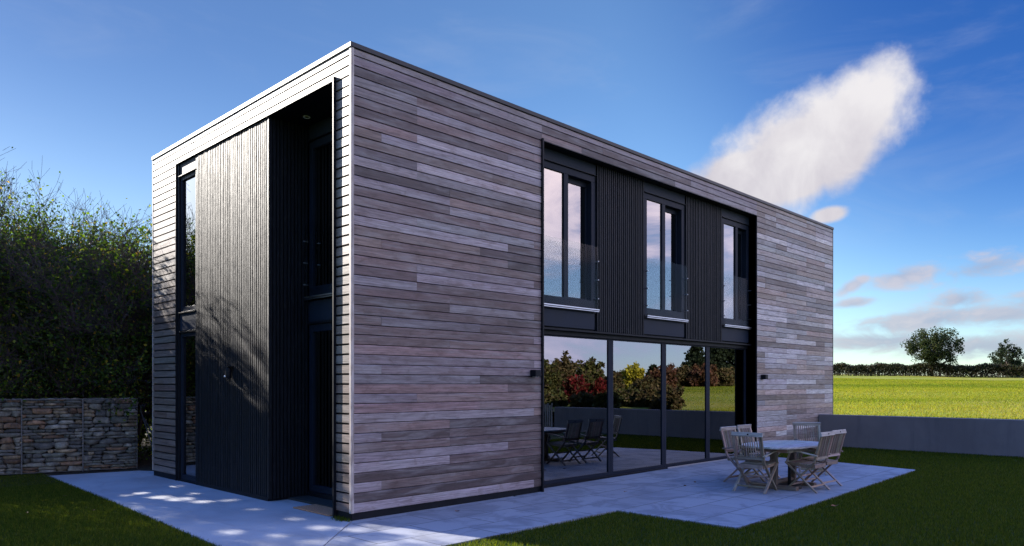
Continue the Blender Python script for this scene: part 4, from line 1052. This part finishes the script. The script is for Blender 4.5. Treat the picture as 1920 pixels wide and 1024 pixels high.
for i, (nm, px, X, ytop, wpx, cols, kind, lab) in enumerate([
    ('autumn_shrub', 1022, 24, 672, 60, OL, 'round', 'olive brown autumn tree, leftmost in the glass reflection'),
    ('autumn_shrub', 1082, 20, 699, 44, RD, 'round', 'red leaved shrub behind the grey wall, the larger red one'),
    ('autumn_shrub', 1124, 19.5, 708, 26, RD, 'round', 'small dark red shrub beside the larger red one'),
    ('autumn_shrub', 1058, 27, 664, 60, BR, 'round', 'brown thinning tree behind the larger red shrub'),
    ('autumn_shrub', 1105, 25, 668, 56, OL, 'round', 'olive tree between and behind the two red shrubs'),
    ('autumn_shrub', 1148, 24, 698, 40, BR, 'round', 'brown shrub between the red shrubs and the yellow tree'),
    ('autumn_shrub', 1038, 18, 736, 50, OL, 'round', 'low olive shrub behind the wall, below the leftmost olive tree'),
    ('autumn_shrub', 1095, 18, 738, 46, BR, 'round', 'low brown shrub below the two red shrubs'),
    ('autumn_shrub', 1138, 18, 738, 44, OL, 'round', 'low olive shrub right of the small red shrub'),
    ('yellow_tree', 1188, 40, 683, 50, YL, 'round', 'rounded yellow leaved tree catching the sun'),
    ('autumn_shrub', 1178, 20, 730, 60, OL, 'round', 'low olive shrub in front of the yellow tree'),
    ('autumn_shrub', 1215, 20, 730, 60, BR, 'round', 'low brown shrub just behind the wall, right of the olive one'),
    ('autumn_shrub', 1252, 19, 726, 56, BR, 'round', 'low russet shrub at the edge of the mirrored field'),
    ('dark_conifer', 1224, 60, 684, 26, DC, 'conifer', 'small dark conifer right of the yellow tree'),
    ('autumn_shrub', 1242, 40, 688, 56, RB, 'round', 'reddish brown tree right of the yellow tree'),
    ('autumn_shrub', 1212, 38, 712, 60, BR, 'round', 'brown tree at the foot of the yellow tree'),
    ('autumn_shrub', 1280, 56, 688, 66, BR, 'round', 'brown tree below the tall dark conifers'),
    ('dark_conifer', 1305, 66, 638, 60, DC, 'conifer', 'tall dark conifer, the leading one of the group'),
    ('dark_conifer', 1340, 70, 630, 64, DC, 'conifer', 'tall dark conifer in the middle of the group'),
    ('dark_conifer', 1374, 72, 628, 64, DC, 'conifer', 'tall dark conifer at the right of the group'),
    ('autumn_shrub', 1318, 56, 684, 60, RB, 'round', 'russet bushy tree at the foot of the leading conifer'),
    ('autumn_shrub', 1352, 58, 690, 60, BR, 'round', 'brown bushy tree at the foot of the middle conifer'),
    ('dark_conifer', 1405, 74, 638, 64, DC, 'conifer', 'tall dark conifer past the right of the group')]):
    Y, tt = mirrored(px, X); zb = fz(X, Y)-0.2; h = EYE+(721.5-ytop)/1385.84*tt-zb; cw = wpx/1385.84*tt
    far_tree(nm, X, Y, zb, h, cw, 50+i, lab, cols, [1]*len(cols), 7000 if kind == 'conifer' else 5000, 0.07+0.0032*tt, kind, 0.12, grp, 0.04)

# ------------------------------------------------------------------ grass blades
def inview(X, Y, m=1.6):
    r = np.stack([X+5.347, Y+8.184], -1); dd = r@np.array([DR.x, DR.y]); l = r@np.array([RT.x, RT.y])
    return (dd > 6.2) & (np.abs(l) < dd*0.6928+m)
def blades(name, X, Y, Z, hgt, wid, rng, cols, wts, label, mod=None):
    n = len(X); a = rng.uniform(0, 2*np.pi, n); ln = rng.uniform(0, 0.75, n)*hgt
    h = hgt*rng.uniform(0.55, 1.25, n); b = rng.uniform(0, 2*np.pi, n)
    c, s = np.cos(a)*wid*.5, np.sin(a)*wid*.5
    V = np.stack([np.stack([X-c, Y-s, Z], -1), np.stack([X+c, Y+s, Z], -1), np.stack([X+np.cos(b)*ln, Y+np.sin(b)*ln, Z+h], -1)], 1).reshape(-1, 3)
    ci = rng.choice(len(cols), n, p=np.array(wts)/sum(wts)); T = np.array(cols)[ci]*rng.uniform(.7, 1.3, (n, 1))
    if mod is not None: T = T*np.stack([mod, mod**0.6, mod], -1)
    o = np_mesh(name, V, np.arange(3*n).reshape(n, 3), M['blade'], T); tag(o, label, 'grass', kind='stuff'); return o
rng = np.random.default_rng(5)
n = 900000; X = rng.uniform(-6, 14.8, n); Y = rng.uniform(-11, -0.05, n)
paved = ((X < 3.085) & (Y > -1.97)) | ((X >= 3.085) & (X < 11.0+0.3*(Y+3.53)/1.56) & (Y > -3.78+0.0317*(X-3.1))) 
paved |= (X >= 10.9) & (Y > -1.97) & (X < 11.30+0.1*(Y+1.97))
dist = np.hypot(X+5.347, Y+8.184)
k = ~paved & inview(X, Y) & (rng.random(n) < np.clip(11.0/dist, 0.35, 1))
X, Y = X[k], Y[k]; dist = dist[k]
LG = [(0.030, 0.046, 0.006), (0.048, 0.072, 0.008), (0.085, 0.10, 0.012), (0.12, 0.11, 0.02)]
blades('lawn_grass', X, Y, lawn_z(X, Y)-0.012, 0.042*np.ones(len(X)), 0.0055+0.00035*dist, rng, LG, (4, 5, 3, .5), 'short dense lawn grass beside the patio')
n = 420000; X = rng.uniform(-8, -1.4, n); Y = rng.uniform(-2.5, 9.2, n)
ed = np.interp(Y, [-1.8, -0.23, 4.0, 8.3], [-1.80, -1.84, -1.62, -1.46])
gl = np.interp(X, [-7, -2.06, 0.2], [10.3, 8.93, 8.33])
k = (X < ed+0.01) & inview(X, Y) & (Y < gl-0.03); X, Y = X[k], Y[k]
blades('lawn_grass', X, Y, lawn_z(X, Y)-0.012, 0.045*np.ones(len(X)), 0.0095*np.ones(len(X)), rng, LG, (4, 5, 3, .5), 'shaded lawn grass left of the concrete path')
# pasture tufts beyond the wall
n = 1500000; X = 15.15+75*rng.random(n)**1.6; Y = rng.uniform(-40, 40, n)
dist = np.hypot(X+5.347, Y+8.184); k = inview(X, Y, 2.5) & (Y > -14-0.0*X) & (X > 15.12)
k2 = (~k) & (Y < -3) & (X > 20) & (rng.random(n) < .25)
k = (k & (rng.random(n) < .8)) | k2
X, Y, dist = X[k], Y[k], dist[k]
pn = np.sin(X*0.9+Y*0.4)+np.sin(X*0.33-Y*0.61)+rng.normal(0, .8, len(X))
pp = np.sin(X*0.21+Y*0.11+1)+np.sin(X*0.5-Y*0.13)*0.7+rng.normal(0, .5, len(X))
FG = np.array([(0.145, 0.165, 0.014), (0.18, 0.19, 0.017), (0.21, 0.17, 0.028), (0.10, 0.135, 0.014)])
blades('pasture_grass', X, Y, field_z(X, Y)-0.01, 0.032+0.0006*dist+0.012*np.clip(pn, 0, 2), 0.004+0.0006*dist, rng, FG, (4, 4, 2.5, 2.5), 'sunlit tufty pasture grass beyond the wall', np.where(pp > 1.0, 0.60, np.where(pp < -0.9, 1.10, 0.95))*np.where(X > 45, 0.82, 1.0))
# moss and weeds at the foot of the corner
n = 260; X = np.abs(rng.normal(0, 0.05, n))*-1-0.005; Y = np.clip(rng.normal(0.16, 0.10, n), -0.02, 0.34)
blades('weeds', X, Y, 0.0*X, 0.05*np.ones(n), 0.007*np.ones(n), rng, LG, (4, 5, 3, .5), 'small weeds sprouting at the foot of the house corner')
print('built')
